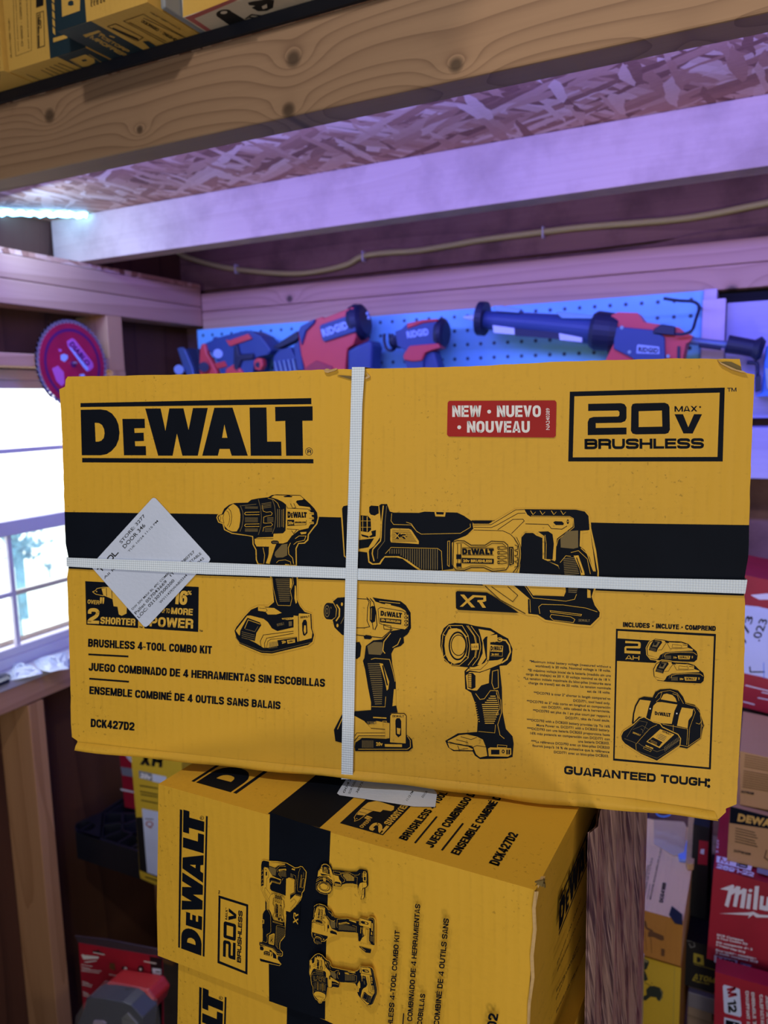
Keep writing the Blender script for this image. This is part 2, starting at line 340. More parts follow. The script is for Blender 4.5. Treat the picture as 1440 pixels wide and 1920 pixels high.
def glyph(ch, w, t):
    """filled outlines of one capital in a w x 1 cell with stem thickness t"""
    acc = ch == 'É'; ch = {'É': 'E', 'Ñ': 'N', 'Á': 'A'}.get(ch, ch); l, r, b, u, m = t/2, w-t/2, t*.43, 1-t*.43, .5; c = w/2; R = min(.30, w*.48); o = []
    S = lambda P, cl=False: o.extend(_stroke(P, t*.97, cl)); T2 = t*.86; H = lambda x0, x1, y: o.append(((x0, y+T2/2), (x1, y+T2/2), (x1, y-T2/2), (x0, y-T2/2)))
    V = lambda x, y0=0, y1=1: o.append(((x-t/2, y0), (x-t/2, y1), (x+t/2, y1), (x+t/2, y0)))
    if ch == 'A': k = t*1.02; o += [((0, 0), (c-k*.52, 1), (c+k*.05, 1), (k, 0)), ((w-k, 0), (c-k*.05, 1), (c+k*.52, 1), (w, 0)), ((w*.22, .32), (w*.78, .32), (w*.84, .32-t*.72), (w*.16, .32-t*.72))]
    elif ch == 'B': V(l); S(_rp([(l, u), (r-.01, u), (r-.01, .53), (l, .53)], [0, R, .14, 0])); S(_rp([(l, .53), (r, .53), (r, b), (l, b)], [0, .14, R, 0]))
    elif ch in 'CG': S(_rp([(r, .66), (r, u), (l, u), (l, b), (r, b), (r, .34 if ch == 'C' else .48)], R)); (H(c, r+t/2, .46) if ch == 'G' else None)
    elif ch == 'D': S(_rp([(l, b), (l, u), (r, u), (r, b)], [0, 0, R, R], True), True); V(l)
    elif ch == 'E': V(l); H(l, w, u); H(l, w*.94, .52); H(l, w, b)
    elif ch == 'F': V(l); H(l, w, u); H(l, w*.92, .52)
    elif ch == 'H': V(l); V(r); H(l, r, .5)
    elif ch == 'I': V(c)
    elif ch == 'J': S(_rp([(r, 1), (r, b), (l, b), (l, .32)], R))
    elif ch == 'K': V(l); k = t*1.15; o += [((l, .34), (w-k, 1), (w, 1), (l+t*.3, .22)), ((c-t*.55, .52), (c+t*.25, .74), (w+t*.1, 0), (w-k, 0))]
    elif ch == 'L': V(l); H(l, w, b)
    elif ch == 'M': V(l); V(r); o += [((0, 1), (t*1.1, 1), (c+t*.38, 0), (c-t*.38, 0)), ((w-t*1.1, 1), (w, 1), (c+t*.38, 0), (c-t*.38, 0))]
    elif ch == 'N': V(l); V(r); o.append(((0, 1), (t*1.05, 1), (w, 0), (w-t*1.05, 0)))
    elif ch in 'OQ0': S(_rp([(l, b), (l, u), (r, u), (r, b)], R, True), True); (o.append(((c, .25), (c+t*.6, .32), (w, -.03), (w-t*.7, -.06))) if ch == 'Q' else None)
    elif ch == 'P': V(l); S(_rp([(l, u), (r, u), (r, .44), (l, .44)], [0, R, R*.8, 0]))
    elif ch == 'R': V(l); S(_rp([(l, u), (r, u), (r, .48), (l, .48)], [0, R, .2, 0])); S(_rp([(c, .48), (r-.01, .44), (r, 0)], .14))
    elif ch == 'S': S(_rp([(r, .68), (r, u), (l, u), (l, .54), (r, .47), (r, b), (l, b), (l, .31)], [0, R, R, .2, .2, R, R, 0]))
    elif ch == 'T': V(c); H(0, w, u)
    elif ch == 'U': S(_rp([(l, 1), (l, b), (r, b), (r, 1)], R))
    elif ch == 'V': k = t*1.06; o += [((0, 1), (k, 1), (c+k*.3, 0), (c-k*.5, 0)), ((w-k, 1), (w, 1), (c+k*.5, 0), (c-k*.3, 0))]
    elif ch == 'W':
        k = t*.98; q = w/4
        for x0, x1 in ((0, q), (2*q, q), (2*q, 3*q), (w, 3*q)): a = min(max(x0, k/2), w-k/2); o.append(((a-k/2, 1), (a+k/2, 1), (x1+k/2, 0), (x1-k/2, 0)))
    elif ch == 'X': k = t*1.15; o += [((0, 1), (k, 1), (w, 0), (w-k, 0)), ((w-k, 1), (w, 1), (k, 0), (0, 0))]
    elif ch == 'Y': k = t*1.1; V(c, 0, .45); o += [((0, 1), (k, 1), (c+t/2, .4), (c-t/2, .4)), ((w-k, 1), (w, 1), (c+t/2, .4), (c-t/2, .4))]
    elif ch == 'Z': H(0, w, u); H(0, w, b); o.append(((w-t*1.3, u), (w, u), (t*1.3, b), (0, b)))
    elif ch == '1': V(r); o.append(((r, 1), (r, .80), (0, .72), (0, .86)))
    elif ch == '2': S(_rp([(l, .64), (l, u), (r, u), (r, .54), (l+.02, .22), (l, b)], [0, R, R, .2, .1, 0])); H(0, w, b)
    elif ch == '3': S(_rp([(l, .7), (l, u), (r, u), (r, .52), (c, .52)], [0, R, R, .12, 0])); S(_rp([(c, .52), (r, .52), (r, b), (l, b), (l, .3)], [0, .12, R, R, 0]))
    elif ch == '4': V(w-t*.95); H(0, w, .26); o.append(((w-t*1.45, 1), (w-t*.6, 1), (t*.75, .22), (0, .22)))
    elif ch == '5': H(l, w, u); V(l+.01, .5, 1); S(_rp([(l, .55), (r, .62), (r, b), (l, b), (l, .28)], [0, .2, R, R, 0]))
    elif ch == '6': S(_rp([(r, .7), (r, u), (l, u), (l, b), (r, b), (r, .58), (l, .58)], [0, R, R, R, R, .2, 0]))
    elif ch == '9': S(_rp([(l, .3), (l, b), (r, b), (r, u), (l, u), (l, .42), (r, .42)], [0, R, R, R, R, .2, 0]))
    elif ch == '7': H(0, w, u); o.append(((w-t*1.1, u), (w, u), (c, 0), (c-t*1.1, 0)))
    elif ch == '8': S(_rp([(l+.01, .53), (l+.01, u), (r-.01, u), (r-.01, .53)], R*.8, True), True); S(_rp([(l, b), (l, .53), (r, .53), (r, b)], R*.8, True), True)
    elif ch == '-': o.append(((0, .30+t*.9), (w, .30+t*.9), (w, .30), (0, .30)))
    elif ch == '•': o.append([(c+.17*math.cos(a), .46+.17*math.sin(a)) for a in [k*math.pi/6 for k in range(12)]])
    elif ch == '.': V(c, 0, t)
    elif ch == ':': V(c, 0, t); V(c, .5, .5+t)
    elif ch in '"\'': [V(x, .62, 1) for x in ((l, r) if ch == '"' else (c,))]
    elif ch == '%': R = .14; S(_rp([(l*.8, .6), (l*.8, .95), (c*.75, .95), (c*.75, .6)], R, True), True); S(_rp([(w-c*.75, .05), (w-c*.75, .4), (w-l*.8, .4), (w-l*.8, .05)], R, True), True); o.append(((w*.72, 1), (w*.84, 1), (w*.28, 0), (w*.16, 0)))
    elif ch == '*': o += [_stroke([(c+.2*math.cos(a), .8+.2*math.sin(a)), (c-.2*math.cos(a), .8-.2*math.sin(a))], .1)[0] for a in (.52, 1.57, 2.62)]
    if acc: o.append(((c-.02, 1.06), (c+.12, 1.24), (c+.3, 1.24), (c+.12, 1.06)))
    return o
def caps(p, mt, txt, p0, p1, h, t=.2, gap=.085, up=None):
    """capitals stretched to run exactly from p0 to p1, stems kept t cap-heights thick"""
    p.lay += 1; p0 = Vector(p0); p1 = Vector(p1); d = p1-p0; W = d.length/h; d.normalize(); u = Vector(up).normalized() if up else Vector((d.y, -d.x))
    ws = [_GW.get(c, 1.) for c in txt]; n = len(txt); s = (W-gap*(n-1))/sum(ws); x = 0
    if s <= 0: gap = .02; s = (W-gap*(n-1))/sum(ws)
    for c, k in zip(txt, ws):
        w = k*s; tt = min(t, w*.40 if c not in 'I1.:' else w)
        for i, pl in enumerate(glyph(c, w, tt)):
            pts = [p.w(p0+d*((x+q[0])*h)+u*(q[1]*h)) for q in pl]
            if len(pts) == 4: p.mb.add(pts, [(0, 1, 2, 3)], mt)
            else: p.mb.poly(pts, mt)
        x += w+gap
    return p
_pt_text = Pr.text
def _text(s, mt, t, p0, p1, h, bold=.02, up=None, fit=True):
    if bold > .0145 and t.upper() == t and not any(c in t for c in '®,|#') and any(c.isalpha() or c.isdigit() for c in t):
        n = math.dist(p0, p1)/h/len(t); return caps(s, mt, t, p0, p1, h, t=.19 if bold < .025 else .235 if bold < .045 else .28, gap=.045 if n < .7 else .075, up=up)
    return _pt_text(s, mt, t, p0, p1, h, bold, up, fit)
Pr.text = _text
# ------------------------------------------------------------------ the printed tool pictures (outlines traced in photo pixels)
def pic_drill(p, Y=YEL):
    K = INK
    p.at(390, 900, 4.966, aff=p.aff)
    # halo, silhouette
    p.fill(Y, '78,350 90,322 120,310 140,262 190,225 240,205 300,205 370,200 400,175 470,160 560,150 590,130 640,125 700,130 860,132 900,165 960,215 1000,260 1025,300 1032,350 1018,410 985,450 940,510 935,560 900,592 845,595 825,640 828,800 600,800 590,780 460,785 445,740 442,650 415,600 412,530 370,520 300,512 220,500 150,465 135,410 95,395')
    p.fill(K, '88,350 98,328 128,318 150,268 195,232 245,214 370,210 402,184 470,170 562,160 595,140 640,134 858,140 895,172 950,222 990,264 1016,304 1022,350 1008,405 975,445 930,505 924,552 895,582 840,586 815,635 818,790 602,790 470,776 455,740 452,648 425,600 420,522 300,503 225,492 158,458 143,402 102,388')
    p.fill(Y, '140,330 160,290 200,245 235,222 265,240 290,270 302,320 300,380 290,440 268,478 225,480 185,462 155,430 142,392')
    p.fill(Y, '98,350 108,330 150,318 180,318 182,400 150,402 112,385')
    p.line(K, '190,262 212,290 222,340 215,400 198,440', 5); p.line(K, '170,285 192,300 204,345 196,400 180,430', 4); p.line(K, '150,318 138,352 150,402', 4); p.line(K, '112,335 120,352 114,380', 4)
    # chuck
    p.line(GRY, '300,235 325,300 328,360 318,430 298,480', 6); p.line(GRY, '310,240 450,225', 5)
    for y in (250, 262, 352, 364, 376, 388, 455, 466, 476): p.line(GRY, [(345, y), (465, y+1)], 6)
    for y in (300, 410): p.line(Y, [(480, y-2), (350, y), (342, y+14), (350, y+24), (480, y+22)], 5)
    p.line(Y, '505,235 515,290 545,300 585,295 600,310 590,328 545,335 520,345 518,400 545,402 590,398 602,415 590,430 548,432 520,440 512,480', 4)
    for y in (222, 236, 250, 264): p.line(GRY, [(500, y), (590, y-14)], 6)
    for y in (350, 362, 374, 386): p.line(GRY, [(552, y), (610, y)], 6)
    for y in (450, 464, 478): p.line(GRY, [(530, y), (600, y-2)], 6)
    p.line(GRY, '470,180 492,260 500,350 492,440 470,510', 5); p.line(GRY, '600,180 622,240 632,340 622,440 600,500', 6); p.line(Y, '560,170 610,180 650,215 668,260', 4)
    p.line(GRY, '650,270 650,440', 8); p.line(GRY, '668,270 668,440', 8); p.line(GRY, '690,275 690,435', 7); p.line(Y, '705,270 705,440', 4)
    # motor housing
    p.fill(Y, '590,160 620,142 860,146 892,176 880,185 830,190 820,205 850,240 948,252 972,300 975,350 962,410 935,448 848,468 780,520 740,576 700,590 640,588 620,640 600,700 575,780 540,776 560,720 575,650 570,620 455,618 438,590 436,545 470,535 610,530 612,500 700,496 724,470 730,230 700,205 650,180')
    p.fill(K, '840,195 900,192 940,222 955,244 868,240'); p.fill(K, '700,152 745,142 790,150 780,160 715,160')
    p.line(K, '735,240 740,262 930,270 965,300', 5); p.line(K, '735,455 850,462', 5)
    p.fill(K, '940,262 985,300 1000,350 992,400 955,440 940,436 965,400 970,350 962,300'); 
    for y in (312, 355, 398): p.fill(Y, [(945, y-12), (985, y-10), (988, y+10), (948, y+14)]); p.line(K, [(945, y), (985, y)], 4)
    p.line(K, '770,218 790,262 820,258 800,216', 5); p.line(K, '780,470 800,500 830,460', 5); p.line(K, '438,545 610,545', 4)
    logo(p, K, ((742, 292), (922, 300), (922, 350), (742, 352)), False)
    p.fill(K, '740,370 805,370 805,425 742,425'); p.line(K, '740,425 915,415 918,372', 4); p.text(Y, '20v', (748, 412), (800, 412), 26, .03); p.text(K, 'BRUSHLESS', (812, 402), (912, 402), 16, .05)
    p.fill(K, '590,570 610,562 650,564 664,578 655,595 605,596 590,585'); p.line(GRY, '605,575 650,577 648,586 606,585', 4, True)
    # grip top
    p.line(Y, '515,628 530,700 522,776', 5); p.fill(Y, '570,625 600,622 590,700 578,780 555,778 568,700')
    p.fill(GRY, '690,600 742,592 740,700 700,720 640,722 622,700 628,670')
    p.line(Y, '770,585 750,630 755,690 790,725 800,780', 6); p.line(Y, '815,545 850,520 915,520 900,560 830,575 800,600', 5); p.fill(Y, '860,485 920,482 915,500 870,505')
    p.line(Y, '640,770 660,750 720,742 770,760 775,790', 4); p.fill(Y, '720,780 760,785 758,800 722,798')
    # grip below the strap line
    p.fill(Y, '570,800 838,800 842,1110 865,1165 905,1215 975,1240 980,1380 1000,1440 985,1510 940,1545 600,1625 500,1618 380,1570 290,1530 255,1460 240,1400 260,1360 340,1260 400,1195 470,1165 560,1168 605,1130 590,980')
    p.fill(K, '582,800 826,800 832,1112 858,1172 902,1226 965,1246 972,1385 990,1440 976,1502 935,1534 598,1614 502,1608 385,1560 298,1522 264,1456 250,1402 268,1366 348,1266 405,1205 475,1176 565,1180 618,1135 602,980')
    for i in range(13): p.line(GRY, [(632+i*3.2, 922+i*17), (760+i*.8-(i > 9)*4, 920+i*17)], 8)
    p.line(Y, '600,905 610,1000 640,1130 655,1165 770,1168 785,1100 770,1030 800,960 790,905', 4); p.fill(Y, '765,912 782,915 788,960 775,1010 765,1000'); p.fill(Y, '812,980 822,985 832,1140 820,1150 808,1100')
    # battery
    p.fill(Y, '368,1262 400,1260 520,1290 560,1320 600,1380 650,1405 800,1370 800,1260 845,1265 850,1240 955,1245 962,1380 975,1420 968,1470 850,1500 560,1560 520,1560 440,1510 290,1440 262,1400')
    p.fill(Y, '470,1180 500,1168 540,1185 620,1190 690,1235 640,1250 560,1250 540,1225 470,1215'); p.line(K, '480,1190 545,1195 555,1215 530,1232', 4)
    p.fill(Y, '690,1285 830,1272 832,1292 700,1305'); p.text(K, 'DEWALT', (702, 1300), (790, 1290), 12, .03)
    p.fill(K, '370,1280 490,1325 500,1350 455,1420 440,1500 300,1450 305,1400'); p.line(Y, '345,1380 378,1300 490,1340', 5); p.line(GRY, '350,1385 440,1410 470,1360', 5)
    for i in range(4): p.line(GRY, [(318, 1410+i*18), (440, 1442+i*18)], 5)
    p.fill(K, '590,1300 610,1290 740,1300 795,1310 800,1365 760,1372 640,1385 605,1350'); p.text(GRY, 'DEWALT', (648, 1360), (715, 1345), 24, .03); p.fill(GRY, '755,1315 785,1312 785,1355 757,1360')
    p.line(K, '500,1550 490,1500 520,1440 600,1430 800,1405', 5); p.line(K, '535,1560 530,1520 550,1470 800,1425', 5); p.line(K, '550,1560 560,1500 590,1480 830,1460 835,1515', 4)
    p.fill(K, '650,1490 830,1465 832,1510 660,1550'); p.fill(Y, '740,1488 812,1478 815,1510 745,1522'); p.text(Y, '20v', (694, 1520), (732, 1512), 24, .03); p.text(K, 'DEWALT', (755, 1512), (808, 1503), 18, .04)
    for i in range(6): p.line(GRY, [(575+i*14, 1508-i*2), (575+i*14, 1568-i*2)], 6)
    p.fill(K, '880,1330 895,1300 915,1298 925,1320 930,1420 905,1448 890,1440 882,1400'); p.fill(Y, '900,1350 915,1352 918,1410 905,1432 895,1400'); p.line(K, '845,1265 850,1510', 5); p.text(K, 'DEWALT', (865, 1285), (950, 1275), 16, .04)
    p.line(GRY, '262,1460 300,1510 500,1590 600,1596 960,1510', 5)
def pic_saw(p, Y=YEL):
    K = INK; p.at(620, 920, 4.235, aff=p.aff)
    p.fill(Y, '78,140 95,112 130,106 300,108 312,116 345,112 380,112 395,98 455,98 480,160 520,164 700,164 740,158 830,160 1010,166 1060,190 1120,230 1290,230 1300,262 1140,640 1120,660 880,640 700,632 660,605 610,570 570,540 520,530 430,530 410,560 395,585 330,588 300,570 290,490 225,482 150,560 105,520')
    p.fill(K, '90,142 102,122 140,115 145,548 112,515 100,300')
    p.fill(K, '306,130 320,118 380,122 382,180 350,198 318,190 306,172')
    p.fill(K, '385,118 400,106 448,106 470,165 500,174 700,176 745,166 1005,174 1060,200 1125,245 1135,300 1090,345 1050,375 985,392 965,430 965,590 985,620 860,635 720,628 670,595 610,550 540,520 430,520 405,545 385,575 335,578 308,560 302,470 345,440 392,370 400,250')
    p.line(Y, '418,118 405,250 400,370 395,400 335,465 330,500 345,560', 9); p.line(GRY, '445,120 432,250 428,400 375,470 372,540', 5)
    p.fill(Y, '300,205 370,200 370,225 330,235 330,290 370,300 372,370 300,392 240,360 232,330 245,195')
    p.fill(K, '238,195 295,200 318,225 322,310 300,330 240,322'); p.line(Y, '255,200 255,320', 4); p.line(Y, '290,205 290,325', 6); p.line(Y, '240,240 320,240', 3); p.line(Y, '240,290 320,290', 3); p.fill(K, '240,345 300,360 300,375 250,362'); p.fill(K, '322,322 360,312 358,362 318,372 300,366 330,350')
    p.fill(K, '225,392 345,378 300,450 225,462'); p.line(Y, '225,478 298,482 305,470', 7)
    p.line(Y, '600,250 640,262 680,320 720,345 1030,338 1110,290 1108,262', 4); p.line(Y, '485,180 480,240 500,268 640,272 690,330', 4)
    p.fill(Y, '824,168 838,170 840,188 896,190 900,170 914,172 908,206 832,204')
    p.fill(Y, '475,305 490,298 620,302 640,310 700,400 700,424 620,418 480,410 474,395')
    for i in range(11): p.line(K, [(488, 312+i*9), (628+i*5.5, 314+i*9)], 3)
    p.fill(K, '508,332 545,335 560,350 575,336 605,338 608,365 595,368 605,382 580,382 560,362 540,382 510,380 535,358')
    p.line(Y, '510,335 550,380', 6); p.line(Y, '548,335 512,380', 6); p.line(Y, '560,340 600,342 602,358 570,360', 6); p.line(Y, '585,362 602,382', 6)
    p.line(Y, '435,500 480,450 850,458 880,480 888,630', 4)
    for i in range(22):
        x = 470+i*18; y1 = 500 if x < 560 else 515+(x-560)*.66
        p.line(GRY, [(x, 460+(i > 0)*2), (x, min(y1, 628))], 7)
    # handle and body (second crop)
    p.at(820, 920, 4.235, aff=p.aff)
    p.fill(Y, '280,262 420,258 620,142 700,140 1100,146 1180,160 1215,200 1222,300 1240,380 1262,480 1282,640 1282,690 1240,840 1260,900 1300,960 1300,1000 1220,1082 1100,1074 850,1036 790,995 720,990 640,960 480,850 400,780 360,745 360,660 200,660 130,620 110,560 110,420 140,392 240,352 290,318')
    p.line(K, '285,272 425,270 440,262 622,152 690,150', 5); p.line(K, '290,290 430,292 470,275 640,180 700,178', 5); p.line(K, '290,312 520,318 580,345 610,375', 5)
    p.line(K, '480,310 600,228 680,226 690,240 590,340', 5); p.fill(K, '270,236 445,236 410,262 290,262')
    p.fill(K, '690,146 1100,150 1170,165 1200,200 1208,310 1180,318 1140,318 1130,440 1170,470 1210,530 1240,640 1258,640 1225,400 1215,310 1232,420 1272,640 1268,690 1225,840 1250,910 1290,965 1285,1000 1215,1068 1100,1058 860,1024 800,985 725,975 720,930 735,860 600,745 700,745 760,830 1005,838 1020,800 1015,720 985,680 960,590 880,560 900,545 935,560 950,380 1075,285 1080,225 1050,210 740,206 715,190')
    for x in (770, 845, 935, 1010): p.line(Y, [(x-60+30, 158), (x-10, 190)], 5); p.line(Y, [(x-10, 190), (x+10, 168)], 3)
    p.line(Y, '745,200 1050,204 1080,220 1085,290 960,385 945,440', 4)
    p.line(K, '700,262 880,268 905,300 990,305 1030,280', 5); p.fill(K, '920,252 935,242 990,244 1005,258 1000,272 940,272'); p.ell(K, 1036, 246, 9, 18); p.ell(Y, 1036, 244, 4, 6)
    # finger opening and trigger
    p.fill(K, '668,370 700,335 760,335 785,355 835,375 835,540 880,560 960,600 985,665 650,655 662,560')
    p.line(Y, '655,370 695,325 770,322 790,345 842,365 842,535 885,552 900,555', 5)
    p.fill(K, '800,325 880,322 915,345 925,420 915,545 850,540 850,360'); p.line(Y, '855,350 865,420 862,540', 4); p.fill(Y, '925,345 945,380 940,550 918,545 928,440')
    p.fill(GRY, '1030,320 1118,315 1118,450 1080,460 980,450 978,380'); p.fill(Y, '1135,318 1190,314 1190,330 1150,340 1148,440 1130,440'); p.line(Y, '1190,335 1232,470 1245,635', 7); p.line(Y, '1140,455 1190,500 1225,600 1240,638', 6)
    for i in range(10): p.line(GRY, [(1000+i*1, 540+i*14), (1095+i*3.4, 530+i*14)], 7)
    p.line(Y, '975,570 1020,515 1060,520', 4); p.line(Y, '1060,490 1120,475 1190,540 1215,660', 4); p.fill(Y, '1082,515 1120,512 1165,640 1170,668 1140,670 1130,620')
    p.line(K, '1105,530 1148,650', 8)
    p.fill(K, '1020,745 1130,745 1110,840 1040,832'); 
    for i in range(4): p.line(GRY, [(1040, 760+i*14), (1118-i*4, 764+i*14)], 7)
    p.fill(Y, '730,770 1000,778 1005,820 990,832 770,822'); p.line(Y, '690,745 760,850 1020,875 1090,860 1105,820', 4); p.fill(Y, '1190,780 1215,790 1218,850 1190,848'); p.line(Y, '735,860 740,965', 4)
    p.line(Y, '815,975 805,920 830,900 1000,905 1180,930 1270,960', 4); p.line(Y, '895,950 1145,980 1140,992 900,962', 4, True); p.line(Y, '905,980 1060,1000 1092,1020 1080,1045 920,1025 895,1000', 4, True); p.text(GRY, 'DEWALT', (1118, 1036), (1210, 1040), 20, .03)
    p.line(K, '430,760 600,880 640,830 560,760', 4); p.line(K, '380,755 500,865 700,975', 5)
    p.fill(K, '720,860 735,860 730,975 722,972')
    # motor badge
    p.fill(K, '62,405 85,385 115,385 118,470 118,590 100,612 70,590'); p.line(Y, '84,400 82,590 96,600 100,398', 4, True)
    p.line(K, '130,405 160,395 215,398 270,432 380,432 430,400 530,405 560,430 565,600 545,628 440,640 370,610 270,610 215,632 150,628 125,600', 6, True)
    p.line(K, '150,418 210,412 262,448 385,446 435,418 520,420 545,440', 4); p.line(K, '150,612 212,618 268,596 378,596 440,622 540,614', 4); p.line(K, '190,420 190,612', 5); p.line(K, '162,420 162,610', 4)
    p.fill(K, '152,505 188,505 188,542 152,542'); p.fill(K, '152,575 188,575 188,602 152,602')
    logo(p, K, ((198, 448), (450, 456), (450, 512), (198, 512)), True)
    p.fill(K, '196,532 450,540 448,580 196,574'); p.text(Y, '20v BRUSHLESS', (206, 564), (436, 568), 20, .03)
    for i in range(4): p.line(K, [(478, 446+i*38), (520, 442+i*38), (556, 452+i*38)], 5); p.line(K, [(478, 462+i*38), (515, 466+i*38), (556, 460+i*38)], 5); p.ell(K, 485, 454+i*38, 9, 8); p.ell(Y, 485, 454+i*38, 5, 4)
    p.fill(K, '568,445 605,445 608,580 572,595'); p.line(Y, '580,455 582,580 595,578 596,458', 3, True)
    for i in range(4): p.line(K, [(615, 430+i*45), (640, 440+i*45), (636, 466+i*45), (612, 470+i*45)], 5)
    p.line(K, '610,375 645,430 655,500 640,600 600,650', 6); p.line(K, '630,370 662,440 668,520 655,590 625,655', 4)
    # badge under the band
    p.fill(INK, '148,805 160,795 395,806 435,828 648,968 170,944 150,930'); xr(p, Y)
def pic_impact(p, Y=YEL):
    K = INK; p.at(600, 1100, 3.6, aff=p.aff)
    p.fill(Y, '20,160 30,115 55,98 80,100 115,68 160,60 330,70 400,80 545,98 575,110 605,150 625,200 622,280 600,320 568,345 565,380 540,405 500,420 485,450 490,520 520,640 520,800 535,845 588,860 592,985 625,1010 640,1060 630,1100 600,1122 400,1118 240,1118 100,1050 85,960 110,890 155,840 340,830 325,720 300,600 290,520 240,490 150,335 90,280 75,225 40,220')
    p.ell(K, 50, 165, 26, 55); p.ell(GRY, 48, 165, 18, 42, hole=(14, 34)); p.ell(GRY, 47, 165, 9, 22, hole=(5, 14)); p.fill(K, '50,108 90,112 110,150 105,205 80,222 50,220 72,190 76,140')
    p.fill(K, '88,100 118,74 178,70 178,330 150,326 98,275 85,225 108,205 115,150'); p.line(Y, '112,120 132,150 130,200 108,232', 9); p.ell(Y, 148, 118, 7, 12); p.ell(Y, 118, 262, 7, 12); p.line(GRY, '140,250 165,200 168,110', 5)
    p.line(K, '240,80 320,84 332,105 322,140 318,230 335,270 300,278 240,278', 5); p.line(K, '315,72 342,100 338,140 360,290', 5); p.line(K, '338,78 362,105 378,170 385,260 370,292', 6)
    p.fill(K, '338,140 352,130 370,132 378,160 372,235 350,245 336,228'); p.line(Y, '348,145 345,225', 3)
    p.fill(K, '355,72 400,80 545,98 580,125 612,175 615,280 590,318 570,330 560,300 590,280 598,200 575,160 540,140 480,125 420,115 375,100'); p.fill(Y, '440,112 478,118 480,145 445,142'); p.line(Y, '400,98 540,112', 4)
    p.fill(Y, '392,150 410,140 560,165 598,190 598,265 575,290 470,275 400,245'); p.line(K, '392,150 410,140 560,165 598,190 598,265 575,290 470,275 400,245', 4, True)
    logo(p, K, ((410, 160), (555, 178), (553, 212), (408, 196)), False); p.fill(K, '405,210 550,222 548,255 405,240'); p.text(Y, '20v BRUSHLESS', (412, 230), (542, 244), 14, .03)
    for i in range(4): p.ell(K, 582, 185+i*24, 13, 9); p.ell(Y, 580, 185+i*24, 7, 4)
    p.line(K, '245,325 420,345 490,285', 5); p.fill(K, '295,335 310,325 345,330 352,345 340,355 300,352'); p.line(K, '430,255 480,265 478,290 432,285', 4, True)
    p.fill(K, '478,300 560,285 605,300 590,322 565,340 568,378 545,400 500,415 482,452 488,520 512,640 515,800 525,848 480,850 472,870 472,920 380,905 330,930 230,870 235,840 345,832 345,780 325,680 305,560 290,500 300,480 310,400 360,362 420,355')
    p.fill(GRY, '320,400 365,372 422,375 425,440 410,460 330,455'); p.line(Y, '478,312 432,370 425,430 440,450', 6); p.line(Y, '545,345 525,390 490,410', 5)
    p.fill(K, '240,375 268,372 280,400 272,470 250,488 240,485'); p.line(Y, '285,385 300,420 290,480 262,498', 6); p.line(Y, '345,490 370,482 470,490 490,560 508,640', 4)
    for i in range(20): p.line(GRY, [(322+i*2.6, 520+i*14.2), (405+i*1.9-(i > 10)*(i-10)*2.5, 518+i*14.2)], 7)
    p.fill(Y, '402,515 425,518 468,640 462,690 452,700 440,640'); p.line(K, '424,530 456,665', 10); p.fill(Y, '500,690 512,690 515,800 490,805'); p.line(Y, '350,808 440,810 445,740', 3)
    p.fill(K, '95,965 150,860 160,850 160,1055 105,1040'); p.line(Y, '120,960 155,880', 5)
    p.fill(Y, '235,870 300,905 345,955 440,965 440,1010 235,1020'); p.line(K, '345,955 440,962', 4); p.line(K, '235,1010 250,985 440,985', 4); p.line(K, '235,1040 262,1005 440,1005', 5)
    p.fill(K, '240,1050 285,1020 445,1025 590,1000 622,1030 628,1085 600,1108 240,1108 235,1080'); p.line(Y, '590,1005 610,1035 612,1080 590,1095 260,1095', 4)
    for i in range(8): p.line(GRY, [(288+i*10, 1035), (288+i*10, 1085)], 5)
    p.text(Y, '20v', (380, 1070), (425, 1070), 22, .03); p.fill(Y, '438,1060 555,1062 555,1080 440,1078'); p.text(GRY, 'DEWALT', (318, 925), (382, 925), 18, .03); p.line(Y, '360,880 450,885', 8); p.line(Y, '425,905 450,905 448,935 424,935', 3, True)
    p.fill(Y, '474,868 485,852 570,855 584,870 582,1058 472,1050'); p.line(K, '474,868 485,852 570,855 584,870 582,1058 472,1050', 5, True); p.fill(K, '510,900 520,885 540,885 550,905 550,1000 530,1015 512,995'); p.fill(Y, '520,950 545,955 540,995 522,990'); p.text(K, 'DEWALT', (490, 878), (568, 880), 14, .03)
